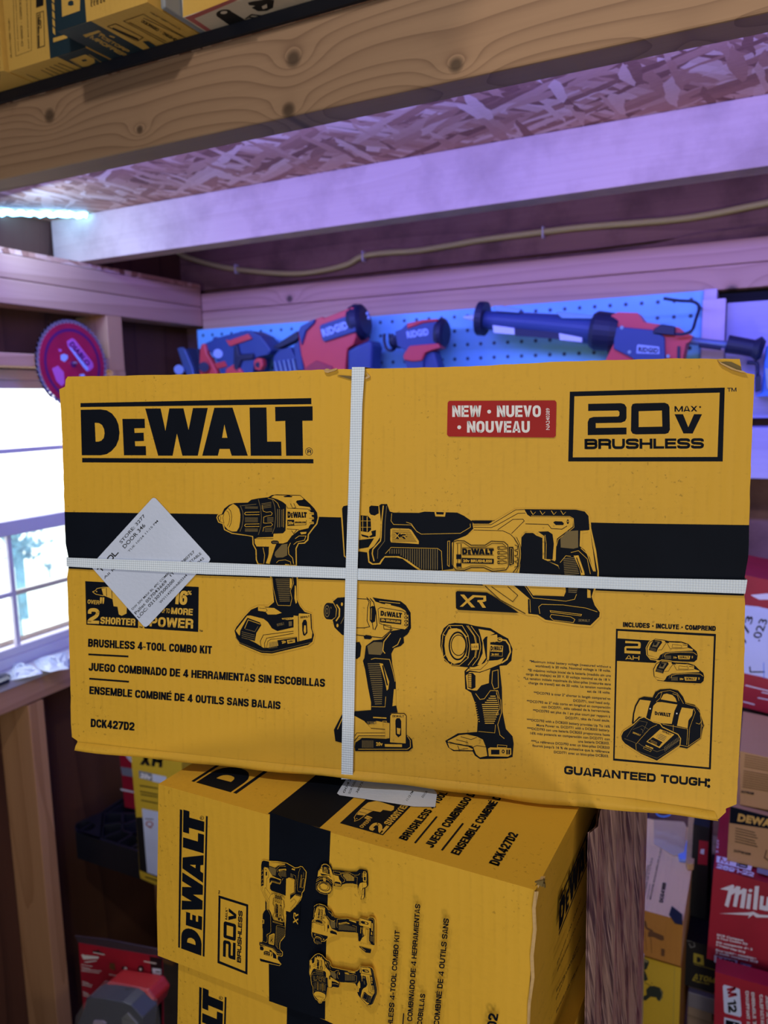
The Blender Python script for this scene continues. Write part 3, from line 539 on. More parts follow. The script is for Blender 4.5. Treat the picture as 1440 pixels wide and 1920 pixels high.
def pic_light(p, Y=YEL):
    K = INK; p.at(600, 1100, 3.6, aff=p.aff)
    p.fill(K, '812,400 815,330 835,280 870,252 910,244 990,250 1050,265 1150,280 1215,320 1270,350 1300,420 1292,500 1260,530 1212,535 1228,680 1232,840 1255,960 1300,1010 1308,1060 1300,1150 1260,1160 1080,1164 1045,1140 1030,1112 900,1110 865,1085 845,1040 930,990 1060,980 1065,900 1045,780 1020,715 980,690 975,570 1000,545 950,540 890,535 840,500')
    p.fill(Y, '840,400 845,340 870,290 905,275 950,290 985,330 995,400 985,470 950,510 905,522 868,500 848,460'); p.ell(K, 930, 400, 62, 98, hole=(52, 86)); p.ell(K, 935, 395, 52, 72, hole=(46, 66))
    p.fill(K, '870,262 905,255 940,262 930,280 885,282'); p.line(Y, '822,400 830,320 870,262 960,262 1000,330 1012,400 1000,480 940,532 880,528 832,480', 4, True)
    for a, b in (((885, 282), (875, 262)), ((845, 330), (828, 320)), ((845, 460), (830, 480)), ((890, 515), (880, 530)), ((985, 340), (1000, 330)), ((990, 470), (1003, 480))): p.line(Y, [a, b], 4)
    p.line(Y, '990,262 1040,330 1055,400 1045,470 1000,530', 4); p.line(Y, '1020,265 1075,340 1085,410 1070,480 1030,532', 4); p.line(Y, '1000,262 1050,340 1062,410 1050,480', 3); p.fill(Y, '1020,385 1070,382 1072,425 1022,428'); p.text(K, 'L.E.D.', (1026, 412), (1066, 412), 14, .02)
    p.fill(Y, '1070,285 1150,298 1180,315 1115,340 1100,360 1120,480 1085,530 1062,528 1098,450 1098,380 1082,320')
    p.fill(Y, '1130,330 1195,322 1200,370 1150,375 1140,500 1200,495 1240,480 1220,520 1160,545 1100,568 1075,575 1010,565 985,575 1000,555 1050,540 1100,520 1135,500'); p.line(Y, '1010,545 1080,548 1110,520 1130,490 1132,345', 6); p.line(K, '1005,560 1085,558 1130,515 1142,490', 3)
    p.line(Y, '1205,355 1255,362 1278,395 1285,440 1262,490 1225,515', 10); p.ell(Y, 1212, 358, 20, 16, hole=(14, 11)); p.line(Y, '1180,345 1180,375', 5)
    p.fill(Y, '1148,390 1236,398 1232,470 1150,468'); logo(p, K, ((1152, 398), (1232, 402), (1230, 430), (1152, 432)), False); p.fill(K, '1150,436 1232,440 1230,468 1150,466'); p.text(Y, '20v MAX', (1158, 462), (1208, 462), 12, .03)
    p.fill(Y, '1010,575 1080,580 1150,555 1142,600 1140,650 1090,665 1060,700 1040,700 995,690 985,600')
    p.fill(K, '998,585 1030,580 1050,600 1050,680 1025,692 1000,680'); p.fill(Y, '1002,590 1022,590 1022,682 1002,678')
    for i in range(7): p.line(K, [(1002, 598+i*13), (1022, 598+i*13)], 4)
    p.line(Y, '1165,570 1160,650 1175,690 1205,680 1202,560', 4, True); p.line(Y, '1050,720 1080,760 1110,755 1150,700 1200,700 1215,760 1190,720', 4); p.line(Y, '1220,760 1225,850 1200,930 1215,1000 1245,1025', 4); p.line(Y, '1190,700 1215,820 1190,860 1210,860', 3)
    for i in range(14):
        a = 1085+i*2.2; b = 1205-(i > 8)*(i-8)*6
        if i < 4: a = 1150-i*12; b = 1185+i*5
        p.line(PRY, [(a, 738+i*14), (b, 738+i*14)], 6)
    for i in range(9): p.line(Y, [(1042+i*3.4, 780+i*16), (1052+i*3.4, 780+i*16)], 4)
    p.line(Y, '1070,975 1180,985 1185,930', 3)
    p.fill(Y, '862,1040 940,1000 990,995 1060,1010 1100,1030 1120,1080 1130,1140 1080,1150 1055,1130 1035,1080 950,1060 870,1050'); p.fill(Y, '862,1052 925,1065 1000,1078 1035,1095 1028,1102 905,1100 875,1085')
    p.line(K, '870,1045 930,1062 1030,1075', 5); p.line(K, '930,1070 940,1098 1000,1090', 4); p.line(K, '950,1010 1020,1030 1060,1015', 4); p.line(K, '920,1030 1000,1050', 4); p.line(K, '1035,1080 1060,1070 1120,1080', 4)
    p.fill(Y, '1135,1090 1150,1082 1290,1088 1292,1130 1270,1145 1140,1142'); p.fill(K, '1155,1098 1285,1098 1282,1130 1155,1130'); p.fill(Y, '1212,1096 1258,1096 1258,1132 1212,1132'); p.ell(K, 1237, 1110, 10, 13, hole=(4, 6)); p.line(Y, '1198,1065 1262,1070 1260,1084 1198,1082', 3, True); p.line(Y, '1270,1098 1270,1132', 4)
def pic_kit(p, Y=YEL):
    """framed box: two batteries, the bag and the charger"""
    K = INK; p.at(1140, 1170, 6.545, aff=p.aff)
    p.fill(K, '98,58 1325,122 1262,1785 62,1675', ['120,84 1300,150 1238,1760 82,1650']); p.fill(K, '105,175 520,202 600,480 95,452')
    p.fill(Y, '212,206 380,218 398,228 402,250 400,290 388,300 225,296 225,325 398,335 398,368 202,358 202,290 215,272 368,272 372,246 362,240 212,234')
    p.text(Y, 'AH', (212, 434), (384, 444), 52, .04)
    def batt(ox, oy):
        a = lambda t: [(x+ox, y+oy) for x, y in p.parse(t)]
        p.fill(Y, a('462,290 500,215 575,172 690,185 740,200 900,205 990,235 1045,290 1095,330 1108,380 1100,440 1060,475 900,470 640,455 520,440 470,380'))
        p.fill(K, a('472,290 508,222 578,182 690,194 740,208 900,214 984,243 1040,298 1088,336 1100,382 1092,436 1056,466 900,460 640,446 525,430 480,378'))
        p.fill(Y, a('482,295 515,228 580,190 685,202 760,225 900,224 975,250 975,290 1040,310 1040,325 900,332 700,345 640,380 620,420 490,380'))
        p.fill(K, a('560,195 655,205 665,228 612,300 595,345 500,320 520,260')); p.fill(GRY, a('575,210 640,218 600,285 540,275')); p.fill(K, a('570,215 612,222 590,262 560,258'))
        for i in range(3): p.line(GRY, a(f'515,{290+i*14} 590,{308+i*14}'), 5)
        p.line(K, a('612,320 660,315 690,265 720,225 760,300 900,300 975,292'), 5); p.line(K, a('790,250 900,262 905,290 785,288'), 4, True); p.line(K, a('915,255 970,262'), 6); p.fill(K, a('700,205 748,220 750,235 700,225'))
        p.line(K, a('765,222 900,228 960,246'), 5); p.fill(Y, a('490,385 620,420 600,432 520,420'))
        p.line(Y, a('690,400 700,368 760,352 900,345 1050,350 1090,380'), 5); p.line(GRY, a('665,410 680,360 740,345 1040,335'), 5)
        p.fill(Y, a('855,385 1010,390 1000,432 865,430')); p.text(K, 'DEWALT', a('875,422')[0], a('992,424')[0], 28, .04); p.text(Y, '20v', a('798,420')[0], a('845,421')[0], 22, .03); p.text(Y, '2', a('1025,418')[0], a('1042,418')[0], 26, .03)
        for i in range(8): p.line(GRY, a(f'{700+i*10},385 {700+i*10},430'), 5)
    batt(0, 0); batt(80, 262)
    # bag
    p.fill(K, '292,1215 305,1100 330,1000 380,910 440,888 545,900 580,830 640,800 760,792 860,815 920,890 950,965 1060,990 1120,1050 1150,1150 1180,1240 1160,1280 1140,1400 970,1525 870,1505 400,1300')
    p.fill(Y, '315,1200 322,1100 345,1010 392,925 525,940 500,1010 465,1150 380,1130'); p.fill(Y, '555,1000 600,955 660,955 850,985 815,1060 780,1222 650,1215 515,1180')
    p.fill(Y, '645,920 680,860 720,850 790,870 825,905 845,955 780,945'); p.fill(Y, '905,1020 1045,1040 1030,1120 985,1180 975,1275 845,1245 870,1120')
    logo(p, K, ((572, 1066), (768, 1092), (768, 1138), (572, 1112)), False); p.ell(WHT2, 516, 1036, 9); p.ell(WHT2, 843, 1094, 9)
    p.line(Y, '580,905 620,845 660,835 640,905 590,950', 4); p.line(Y, '640,830 760,812 850,850 900,930 925,975', 4); p.line(Y, '790,850 850,870 870,940', 4)
    p.line(Y, '800,1232 798,1310', 4); p.line(Y, '670,1225 975,1285 965,1480', 5); p.line(Y, '985,1500 1000,1270 1070,1080 1050,1030', 4); p.line(Y, '1075,1210 1120,1225 1148,1180', 5); p.line(Y, '1130,1110 1145,1200 1135,1390 975,1500 880,1480', 5)
    p.line(Y, '945,970 1075,1010 1125,1080 1170,1210 1160,1260 1145,1230', 4)
    # charger
    p.fill(Y, '152,1370 180,1310 300,1230 385,1150 440,1132 560,1195 640,1215 670,1255 860,1345 895,1400 885,1490 600,1685 400,1600 200,1470 160,1420')
    p.fill(K, '162,1370 188,1316 306,1238 390,1160 440,1142 556,1204 634,1225 664,1265 852,1353 884,1402 874,1484 598,1672 404,1588 206,1460 170,1415')
    p.fill(Y, '640,1285 812,1350 632,1518 468,1440'); p.fill(K, '548,1385 668,1445 625,1500 485,1435'); p.text(K, 'DEWALT', (662, 1320), (772, 1364), 22, .03)
    for i in range(4): p.line(GRY, [(632-i*8, 1345+i*16), (718-i*10, 1382+i*16)], 8)
    for i in range(3): p.line(Y, [(520, 1418+i*16), (600, 1450+i*16)], 3)
    p.fill(Y, '462,1478 510,1498 505,1512 458,1492'); p.fill(Y, '515,1500 555,1515 548,1530 510,1514'); p.text(Y, 'DEWALT', (300, 1335), (395, 1370), 20, .03)
    for i in range(11): p.line(GRY, [(690+i*17, 1500-i*12), (700+i*17, 1560-i*13)], 7)
    p.line(Y, '345,1540 340,1470 400,1400 520,1270 600,1230', 4); p.line(GRY, '365,1450 420,1490 600,1560 690,1530 870,1420', 5); p.line(GRY, '200,1400 330,1450 345,1470', 5); p.line(GRY, '230,1380 290,1280 380,1180 480,1200 440,1290', 4); p.line(GRY, '300,1290 420,1240 500,1290 440,1340', 4); p.line(GRY, '400,1280 430,1300 420,1330', 6); p.line(Y, '440,1500 530,1540 520,1560 430,1520', 3, True)
    p.line(GRY, '345,1540 400,1570 600,1640 880,1470', 4)
def aff2(src, dst):
    """affine map taking three source pixels to three destination pixels"""
    (x0, y0), (x1, y1), (x2, y2) = src; D = (x1-x0)*(y2-y0)-(x2-x0)*(y1-y0)
    def f(x, y):
        a = ((x-x0)*(y2-y0)-(x2-x0)*(y-y0))/D; b = ((x1-x0)*(y-y0)-(x-x0)*(y1-y0))/D
        return tuple(dst[0][i]+a*(dst[1][i]-dst[0][i])+b*(dst[2][i]-dst[0][i]) for i in (0, 1))
    return f
# ------------------------------------------------------------------ carton on top of the stack
TL, TRc, BR, BL = Vector((-.5258, .4602, .0259)), Vector((-.0104, .5838, .0228)), Vector((-.0079, .5653, -.2971)), Vector((-.5233, .4417, -.2941))
nF = (TRc-TL).cross(BL-TL).normalized(); nF = nF if nF.dot(TL) < 0 else -nF
back = Vector((-(TRc-TL).normalized().y, (TRc-TL).normalized().x, 0)).normalized()*.157
bx = (TRc-TL).normalized(); bz = nF.cross(bx).normalized()
if bz.z < 0: bz = -bz
by = bz.cross(bx)
M_top = Matrix((bx, by, bz)).transposed().to_4x4(); M_top.translation = (BL+BR)/2+back*.5
top = thing('tool_kit_box', 'yellow and black combo kit carton strapped in white, lying across the top of the stack', 'box', None, M=M_top)
mb = MB(); pr = Pr(mb, TL, nF, lay=0)
rnd = random.Random(3)
out = '127,706 123,712 122,725 111,730 113,754 115,790 117,832 119,900 121,960 123,1019 129,1045 129,1062 126,1080 127,1113 129,1180 131,1247 132,1275 133,1357 135,1382 145,1389 146,1403 280,1416 338,1423 484,1444 642,1454 700,1463 809,1477 970,1498 1116,1515 1180,1517 1274,1527 1347,1536 1361,1523 1361,1516 1381,1508 1383,1464 1387,1380 1387,1394 1395,1277 1397,1131 1395,1088 1403,1044 1405,971 1408,869 1413,748 1415,702 1391,698 1389,683 1387,673 1257,672 1048,678 880,687 709,691 612,693 465,698 320,703'
pts = [p for p in pr.parse(out) if p != (1387, 1380)]
fine = []
for i, a in enumerate(pts):
    b = pts[(i+1) % len(pts)]; L = math.dist(a, b); n = max(1, int(L/14)); nx, ny = -(b[1]-a[1])/max(L, 1), (b[0]-a[0])/max(L, 1)
    for k in range(n):
        j = rnd.uniform(-.55, .55) if k else 0
        fine.append((a[0]+(b[0]-a[0])*k/n+nx*j, a[1]+(b[1]-a[1])*k/n+ny*j))
mb.prism([pr.w(p, 0) for p in fine], back, YEL, side=YELZ, back=YEL)
pr.at(0, 0, 1, lay=0)
pr.fill(INK, '121,960 420,964 620,969.6 900,975 1110,979.7 1160,981 1404.6,984.5 1404,1020 1403,1044 1396,1084 1395,1117 1160,1109 960,1100 672,1089 390,1079.5 128,1066 129,1050 123,1019')
pr.at(100, 690, 4.5); logo(pr, INK, ((229, 280), (2189, 266), (2194, 800), (229, 797)))
pr.at(340, 730, 5.333); pr.ell(INKB, 1277, 622, 38, 40, hole=(32, 34)); pr.text(INKB, 'R', (1260, 642), (1298, 642), 40, .035)
pr.at(820, 700, 2.323)
pr.fill(INK, '577,80 1252,62 1243,384 570,384', ['597,100 1230,84 1220,364 590,366']); twenty(pr, INK); pr.text(INKB, 'TM', (1263, 80), (1303, 79), 17, .04)
pr.at(960, 1140, 3.273); pr.text(INK, 'GUARANTEED TOUGH', (319, 1018), (1196, 1096), 50, .055, up=(.03, -1)); pr.ell(INK, 1207, 1056, 10); pr.ell(INK, 1207, 1094, 10)
pr.text(INK, 'INCLUDES • INCLUYE • COMPREND', (680, 116), (1250, 141), 30, .045, up=(.03, -1))
FT = [("*Maximum initial battery voltage (measured without a", 107, 333, 607, 368), ("workload) is 20 volts. Nominal voltage is 18 volts.", 142, 361, 605, 392), ("*El máximo voltaje inicial de la batería (medido sin una", 97, 387, 607, 422), ("carga de trabajo) es 20 V. El voltaje nominal es de 18 V.", 85, 411, 607, 448), ("*La tension initiale maximale du bloc-piles (mesurée sans", 70, 437, 606, 474), ("charge de travail) est de 20 volts. La tension nominale", 100, 465, 606, 500), ("est de 18 volts.", 461, 517, 603, 526), ('**DCD793 is over 2" shorter in length compared to', 133, 526, 604, 564), ("DCD771, tool head only.", 376, 574, 603, 592), ('**DCD793 es 2" más corto en longitud en comparación', 90, 578, 604, 618), ("con DCD771, sólo cabezal de la herramienta.", 181, 612, 602, 642), ("**DCD793 est plus de 1 po plus court par rapport à", 128, 635, 602, 672), ("DCD771, tête de l'outil seule.", 328, 680, 600, 698), ("***DCD793 with a DCB203 battery provides Up To 16%", 90, 692, 601, 734), ("More Power vs. DCD771 with a DCB203 battery.", 150, 725, 600, 758), ("***DCD793 con una batería DCB203 proporciona hasta", 92, 745, 601, 786), ("16% más potencia en comparación con DCD771 con", 112, 774, 600, 812), ("una batería DCB203.", 406, 824, 598, 837), ("***La référence DCD793 avec un bloc-piles DCB203", 117, 824, 598, 864), ("fournit jusqu'à 16 % de puissance que la référence", 125, 850, 598, 890), ("DCD771 avec un bloc-piles DCB203.", 257, 890, 595, 916)]
for t, a, b, c, d in FT: pr.text(INKB, t, (a, b), (c, d), 14.5, .012, up=(.03, -1)); pr.lay = 30
def claims(p, K, Y):
    p.at(120, 1060, 2.769, aff=p.aff); p.fill(K, '110,82 385,97 385,326 116,308'); p.fill(K, '415,98 700,112 697,346 418,328')
    p.text(Y, 'OVER', (122, 198), (183, 204), 21, .02); p.text(Y, '2', (122, 302), (182, 304), 80, .035); p.text(Y, '"', (184, 246), (206, 247), 76, .02); p.text(Y, 'SHORTER', (188, 303), (370, 313), 36, .03)
    p.line(Y, '148,137 162,132 172,120 205,114 250,114 275,120', 3); p.line(Y, '148,137 166,150 205,158', 3); p.fill(Y, '195,120 250,112 300,118 330,150 325,250 300,262 285,255 278,215 258,212 252,175 205,156'); p.line(K, '220,118 222,160', 3); p.line(K, '248,115 250,172', 3); p.ell(Y, 170, 136, 3)
    p.text(Y, '16', (568, 200), (638, 206), 72, .035); p.text(Y, '%', (641, 152), (663, 153), 20, .02); p.text(Y, 'MORE', (556, 252), (668, 260), 34, .03); p.text(Y, 'POWER', (444, 316), (670, 328), 50, .035); p.text(Y, 'UP TO', (508, 246), (550, 248), 24, .01)
    p.text(INKB, 'TM', (390, 325), (408, 326), 9, .03); p.text(INKB, 'TM', (703, 344), (720, 345), 9, .03)
    p.text(K, 'BRUSHLESS 4-TOOL COMBO KIT', (125, 422), (768, 460), 41, .03, up=(.03, -1)); p.line(K, '127,462 335,473', 9)
    p.text(K, 'JUEGO COMBINADO DE 4 HERRAMIENTAS SIN ESCOBILLAS', (128, 546), (1355, 631), 41, .03, up=(.03, -1)); p.line(K, '132,588 338,604', 9)
    p.text(K, 'ENSEMBLE COMBINÉ DE 4 OUTILS SANS BALAIS', (132, 667), (1124, 747), 40, .03, up=(.03, -1)); p.text(K, 'DCK427D2', (139, 838), (366, 858), 42, .035, up=(.03, -1))
claims(pr.at(0, 0, 1, lay=2), INK, PRY)
pic_saw(pr.at(0, 0, 1, lay=4)); pic_drill(pr.at(0, 0, 1, lay=4)); pic_impact(pr.at(0, 0, 1, lay=4)); pic_light(pr.at(0, 0, 1, lay=4)); pic_kit(pr.at(0, 0, 1, lay=4))
mb.build('carton', top)
# torn flap at the top edge and rolled bottom edge
def strip(p, rows, mt, name, parent, smooth=True):
    """rows: list of (pixel polyline, lift in metres)"""
    b = MB(); R = []
    for t, h in rows:
        q = p.parse(t); L = [0]
        for i in range(1, len(q)): L.append(L[-1]+math.dist(q[i], q[i-1]))
        row = []
        for k in range(61):
            s = L[-1]*k/60; i = max(j for j in range(len(L)) if L[j] <= s+1e-9); i = min(i, len(q)-2); u = (s-L[i])/max(L[i+1]-L[i], 1e-6)
            hh = h(k/60) if callable(h) else h
            row.append(p.w((q[i][0]+(q[i+1][0]-q[i][0])*u, q[i][1]+(q[i+1][1]-q[i][1])*u), 0)+p.n*hh)
        R.append(row)
    n = 61; b.add([v for r in R for v in r], [(j*n+i, j*n+i+1, (j+1)*n+i+1, (j+1)*n+i) for j in range(len(R)-1) for i in range(n-1)], mt)
    return b.build(name, parent, smooth=smooth)
pr.at(0, 0, 1)
wv = lambda a, f, p_: (lambda u: a*(1+.35*math.sin(f*u+p_)+.25*math.sin(f*2.7*u)))
strip(pr, [('146,1391 450,1424 700,1448 965,1476 1174,1496 1270,1510 1340,1521', .0003), ('146,1396 450,1430 700,1454 965,1483 1174,1503 1270,1517 1342,1528', wv(.0035, 22, 0)), ('146,1403 450,1438 642,1453 809,1476 970,1497 1180,1516 1345,1535', wv(.0038, 17, 1)), ('146,1405 450,1441 642,1456 809,1479 970,1500 1180,1519 1345,1538', -.004)], YEL, 'rolled_edge', top)
b = MB(); pr.at(600, 680, 10.286); b.prism([pr.w(p, 0)+pr.n*.0006 for p in pr.parse('85,150 130,120 180,122 210,140 330,112 350,130 300,160 230,180 170,200 120,195')], nF*.0015, RAW)
b.prism([pr.w(p, 0)+pr.n*.0004 for p in pr.parse('335,245 450,248 630,262 630,322 560,312 430,275')], nF*.0006, GRY); b.prism([pr.w(p, 0)+pr.n*.0004 for p in pr.parse('855,305 870,290 930,262 900,190 975,262 970,285 900,318')], nF*.001, RAW)
tag(b.build('torn_edge', top), 'torn bare cardboard beside the strap')
b = MB(); pr.at(1280, 500, 8); b.prism([pr.w(p, 0)+pr.n*.0004 for p in pr.parse('560,1435 640,1425 730,1432 870,1500 875,1560 780,1535 650,1480')], nF*.0005, GRY)
b.prism([pr.w(p, 0)+pr.n*.0006 for p in pr.parse('515,1410 560,1440 700,1505 800,1548 900,1570 950,1600 905,1595 870,1592 720,1545 560,1462')], nF*.0018, RAW)
tag(b.build('torn_corner', top), 'torn bare cardboard at the upper right corner')
# white straps
def strap(pxa, pxb, name, lift, wrap=None):
    b = MB(); pr.at(0, 0, 1); A = [pr.w(p, 0)+nF*lift for p in pr.parse(pxa)]; B = [pr.w(p, 0)+nF*lift for p in pr.parse(pxb)]
    if wrap == 'z':
        s = back*1.02; A = [A[0]+s+Vector((0, 0, .001)), A[0]+Vector((0, 0, .0012))]+A+[A[-1]-Vector((0, 0, .0012)), A[-1]+s]; B = [B[0]+s+Vector((0, 0, .001)), B[0]+Vector((0, 0, .0012))]+B+[B[-1]-Vector((0, 0, .0012)), B[-1]+s]
    else:
        s = back*1.02; A = [A[0]+s, A[0]-bx*.001]+A+[A[-1]+bx*.001, A[-1]+s]; B = [B[0]+s, B[0]-bx*.001]+B+[B[-1]+bx*.001, B[-1]+s]
    n = len(A); th = nF*.0007; b.add(A+B, [(i, i+1, n+i+1, n+i) for i in range(n-1)], STRAP)
    b.add([v-th for v in A]+[v-th for v in B], [(i, n+i, n+i+1, i+1) for i in range(n-1)], STRAP)
    for R_ in (A, B): b.add(R_+[v-th for v in R_], [(i, i+1, n+i+1, n+i) for i in range(n-1)], STRAP)
    return b.build(name, top)
strap('129,1045 390,1054 652,1064 671,1065 960,1073.5 1160,1082 1397,1086.5', '130,1061.5 390,1076 650,1084 672,1086.5 960,1096.6 1160,1104 1393,1112', 'strap', .0022)
strap('662,692 660,757.8 656,900 650,1076 646,1240 642,1455', '686,692 681.5,757.8 677.5,900 672,1076 668,1240 663.5,1455', 'strap', .0034, 'z')
# red sticker and the diamond-wise shipping label
b = MB(); ps = Pr(b, TL+nF*.0006, nF, lay=0).at(820, 700, 2.323)
ps.fill(RED, '52,120 512,118 519,126 516,272 508,280 50,275 42,267 45,128'); ps.text(WHT2, 'NEW • NUEVO', (65, 190), (451, 190), 50, .035); ps.text(WHT2, '• NOUVEAU', (84, 258), (403, 258), 50, .035); ps.text(WHT2, 'NA240389', (489, 246), (489, 152), 16, .004)
tag(b.build('sticker', top), 'red sticker with white block letters')
b = MB(); ps = Pr(b, TL+nF*.001, nF, lay=0).at(170, 920, 6)
ps.fill(WHT, '690,88 712,80 735,90 1335,745 1346,768 1335,795 1200,925 650,1515 622,1533 595,1525 40,895 8,860 8,835')
for t, p0, p1, h, bd in (('STORE: 3277', (345, 598), (618, 285), 34, .012), ('DOOR 346', (385, 652), (620, 395), 42, .012), ('TUE 10/24 11:15 PM', (432, 694), (762, 345), 22, .006), ('TOOL', (115, 925), (318, 700), 62, .03), ('All R', (158, 995), (280, 880), 26, .006), ('DW 20V MAX BL 4PC COMBO', (474, 1345), (905, 915), 24, .008), ('Pallet 057043669', (512, 1395), (862, 1025), 33, .008), ('IT', (905, 968), (950, 925), 30, .008), ('380757', (1035, 820), (1176, 692), 30, .008), ('LOC: 02130750002000'.replace('0002000', '00200'), (545, 1436), (948, 1015), 33, .01), ('SORTABLE', (1075, 860), (1250, 712), 28, .008), ('WV11439|WA803344', (788, 1270), (1090, 955), 26, .006), ('0042', (1190, 840), (1280, 765), 26, .006)):
    ps.text(INKB, t, p0, p1, h, bd)
tag(b.build('shipping_label', top), 'white diamond-turned shipping label')
# ------------------------------------------------------------------ room shell
XW = -1.55; XS = -1.662; YB = 1.9; YS = 1.96; ZF = -1.75; ZC = .95
PINEC = (.56, .38, .26); PINED = (.42, .235, .13)
BEAMW = wood('planed_spruce_beam', (.34, .215, .135), (.13, .068, .042), 'x', rings=9, grad=60, scale=6, knots=[tuple(onY(x, y, .885)[i] for i in (0, 2))+(r,) for x, y, r in ((93, 217, .011), (262, 243, .006), (550, 110, .011), (541, 207, .010), (855, 122, .009), (1290, 82, .007))], seed=2.2)
PINE = wood('rough_sawn_pine', PINEC, (.42, .27, .18), 'x', rings=5, scale=5, fine=.6, stain=.5, seed=5)
PINEP = wood('top_plate_pine', (.62, .36, .23), (.38, .19, .11), 'x', rings=8, grad=45, scale=5, fine=.3, knots=[tuple(onY(x, y, 1.9)[i] for i in (0, 2))+(r,) for x, y, r in ((543, 560, .011), (1372, 545, .013))], seed=1)
PINEY = wood('plate_pine_lengthwise', (.60, .34, .22), (.36, .18, .10), 'y', rings=9, scale=5, fine=.35, seed=4)
PINEZ = wood('stud_pine', (.60, .33, .16), (.36, .17, .07), 'z', rings=8, scale=6, fine=.35, seed=3)
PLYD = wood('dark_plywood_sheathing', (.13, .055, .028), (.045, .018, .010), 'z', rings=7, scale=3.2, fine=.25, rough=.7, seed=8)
BRDD = wood('stained_wall_board', (.36, .19, .16), (.16, .08, .07), 'x', rings=7, scale=4, fine=.4, stain=.7, seed=9)
OSB = osb('oriented_strand_board')
DARK = mat('unlit_cavity_black', (.01, .008, .01), .9)
def struct(mb, name, label=None, **k): return tag(mb.build(name, **k), label, kind='structure')
def trim(mb, label, **k):
    trim.n += 1; return struct(mb, 'trim_%d' % trim.n, label, **k)
trim.n = 0
# floor, ceiling, far shells of the shed
FL = mat('concrete_floor', (.12, .10, .09), .8, vary=.2)
struct(MB().box((XS-.05, -1.5, ZF-.05), (1.3, YS+.08, ZF), FL), 'floor')
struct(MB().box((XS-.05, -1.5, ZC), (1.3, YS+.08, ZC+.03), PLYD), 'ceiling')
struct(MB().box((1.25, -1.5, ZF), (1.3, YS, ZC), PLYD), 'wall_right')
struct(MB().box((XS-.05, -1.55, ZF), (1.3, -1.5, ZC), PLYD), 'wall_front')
struct(MB().box((XS-.05, YS, ZF), (1.3, YS+.05, ZC), BRDD), 'wall_back', 'stained board wall behind the pegboard')
# left wall sheathing with the window opening
wy0, wy1, wz0, wz1 = .45, 1.50, -.575, .095
mb = MB()
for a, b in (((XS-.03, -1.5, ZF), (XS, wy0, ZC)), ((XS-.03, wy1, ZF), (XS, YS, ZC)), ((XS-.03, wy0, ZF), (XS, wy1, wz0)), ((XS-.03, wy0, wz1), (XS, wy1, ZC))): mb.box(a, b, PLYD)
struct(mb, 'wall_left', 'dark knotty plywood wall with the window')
def prX(t, X, depth, mt):  # traced on the room face of a member of the left wall, given its real depth
    a = [float(u) for u in t.replace(',', ' ').split()]; return MB().prism([onX(x, y, X) for x, y in zip(a[::2], a[1::2])], (-depth, 0, 0), mt)
def prY(t, Y, depth, mt):
    a = [float(u) for u in t.replace(',', ' ').split()]; return MB().prism([onY(x, y, Y) for x, y in zip(a[::2], a[1::2])], (0, depth, 0), mt)
def barX(X, dx, y0, y1, z0, z1, mt): return MB().box((X-dx, y0, z0), (X, y1, z1), mt)
# double top plate on the left wall
zt, zm, zb_ = .347, .292, .237
trim(barX(XW, .072, .3, YB, zb_, zm, PINEY), 'lower pine top plate on the left wall', bevel=.002)
trim(barX(XW, .072, .3, YB, zm+.0015, zt, PINEY), 'upper pine top plate on the left wall', bevel=.002)
trim(barX(XW+.0, .072, .3, YB, zt+.001, zt+.013, OSB), 'rough strip on the left top plate')
# double top plate on the back wall
trim(MB().box((XW, YB, .227), (1.2, YS, .2785), PINEP), 'lower top plate above the pegboard', bevel=.002, origin=(0, 0, 0))
trim(MB().box((XW, YB, .280), (1.2, YS, .3315), PINEP), 'upper top plate on the back wall', bevel=.002, origin=(0, 0, 0))
# rim board above with the dark gap
trim(prY('200,578 380,545 1113,466 1440,425 1440,300 200,400', 1.945, .03, BRDD), 'knotty rim board carrying the cable')
trim(prY('1117,482 1440,441 1440,422 1300,440', 1.93, .03, BRDD), 'splintered edge of the rim board')
# studs
for a, b, l in (((XS, onX(203, 640, XW).y, wz1), (XW, onX(231, 640, XW).y, zb_), 'pine stud right of the saw blade'), ((XS, 1.183, ZF), (XW, 1.226, -.699), 'pine stud under the window'), ((XS, .60, ZF), (XW, .645, -.699), 'pine stud further under the window'), ((XS, 1.655, ZF), (XW-.06, 1.70, -.699), 'dark pine stud near the corner')):
    trim(MB().box(a, b, PINEZ), l, bevel=.002)
trim(barX(XW, .072, wy0, 1.52, -.695, -.640, PINEY), 'pine sill plate under the window', bevel=.002)
trim(barX(XW, .072, .3, onX(203, 640, XW).y, wz1+.003, .128, PINEY), 'pine header over the window', bevel=.002)
trim(barX(XW, .072, onX(231, 640, XW).y-.045, onX(231, 640, XW).y, -.64, wz1, PINEZ), 'window jamb stud')
SILLM = mat('white_sill_sheet', (.55, .56, .62), .35, spec=.5)
trim(MB().box((XS-.02, wy0, -.640), (XW+.004, 1.47, -.622), SILLM), 'white sill under the window')
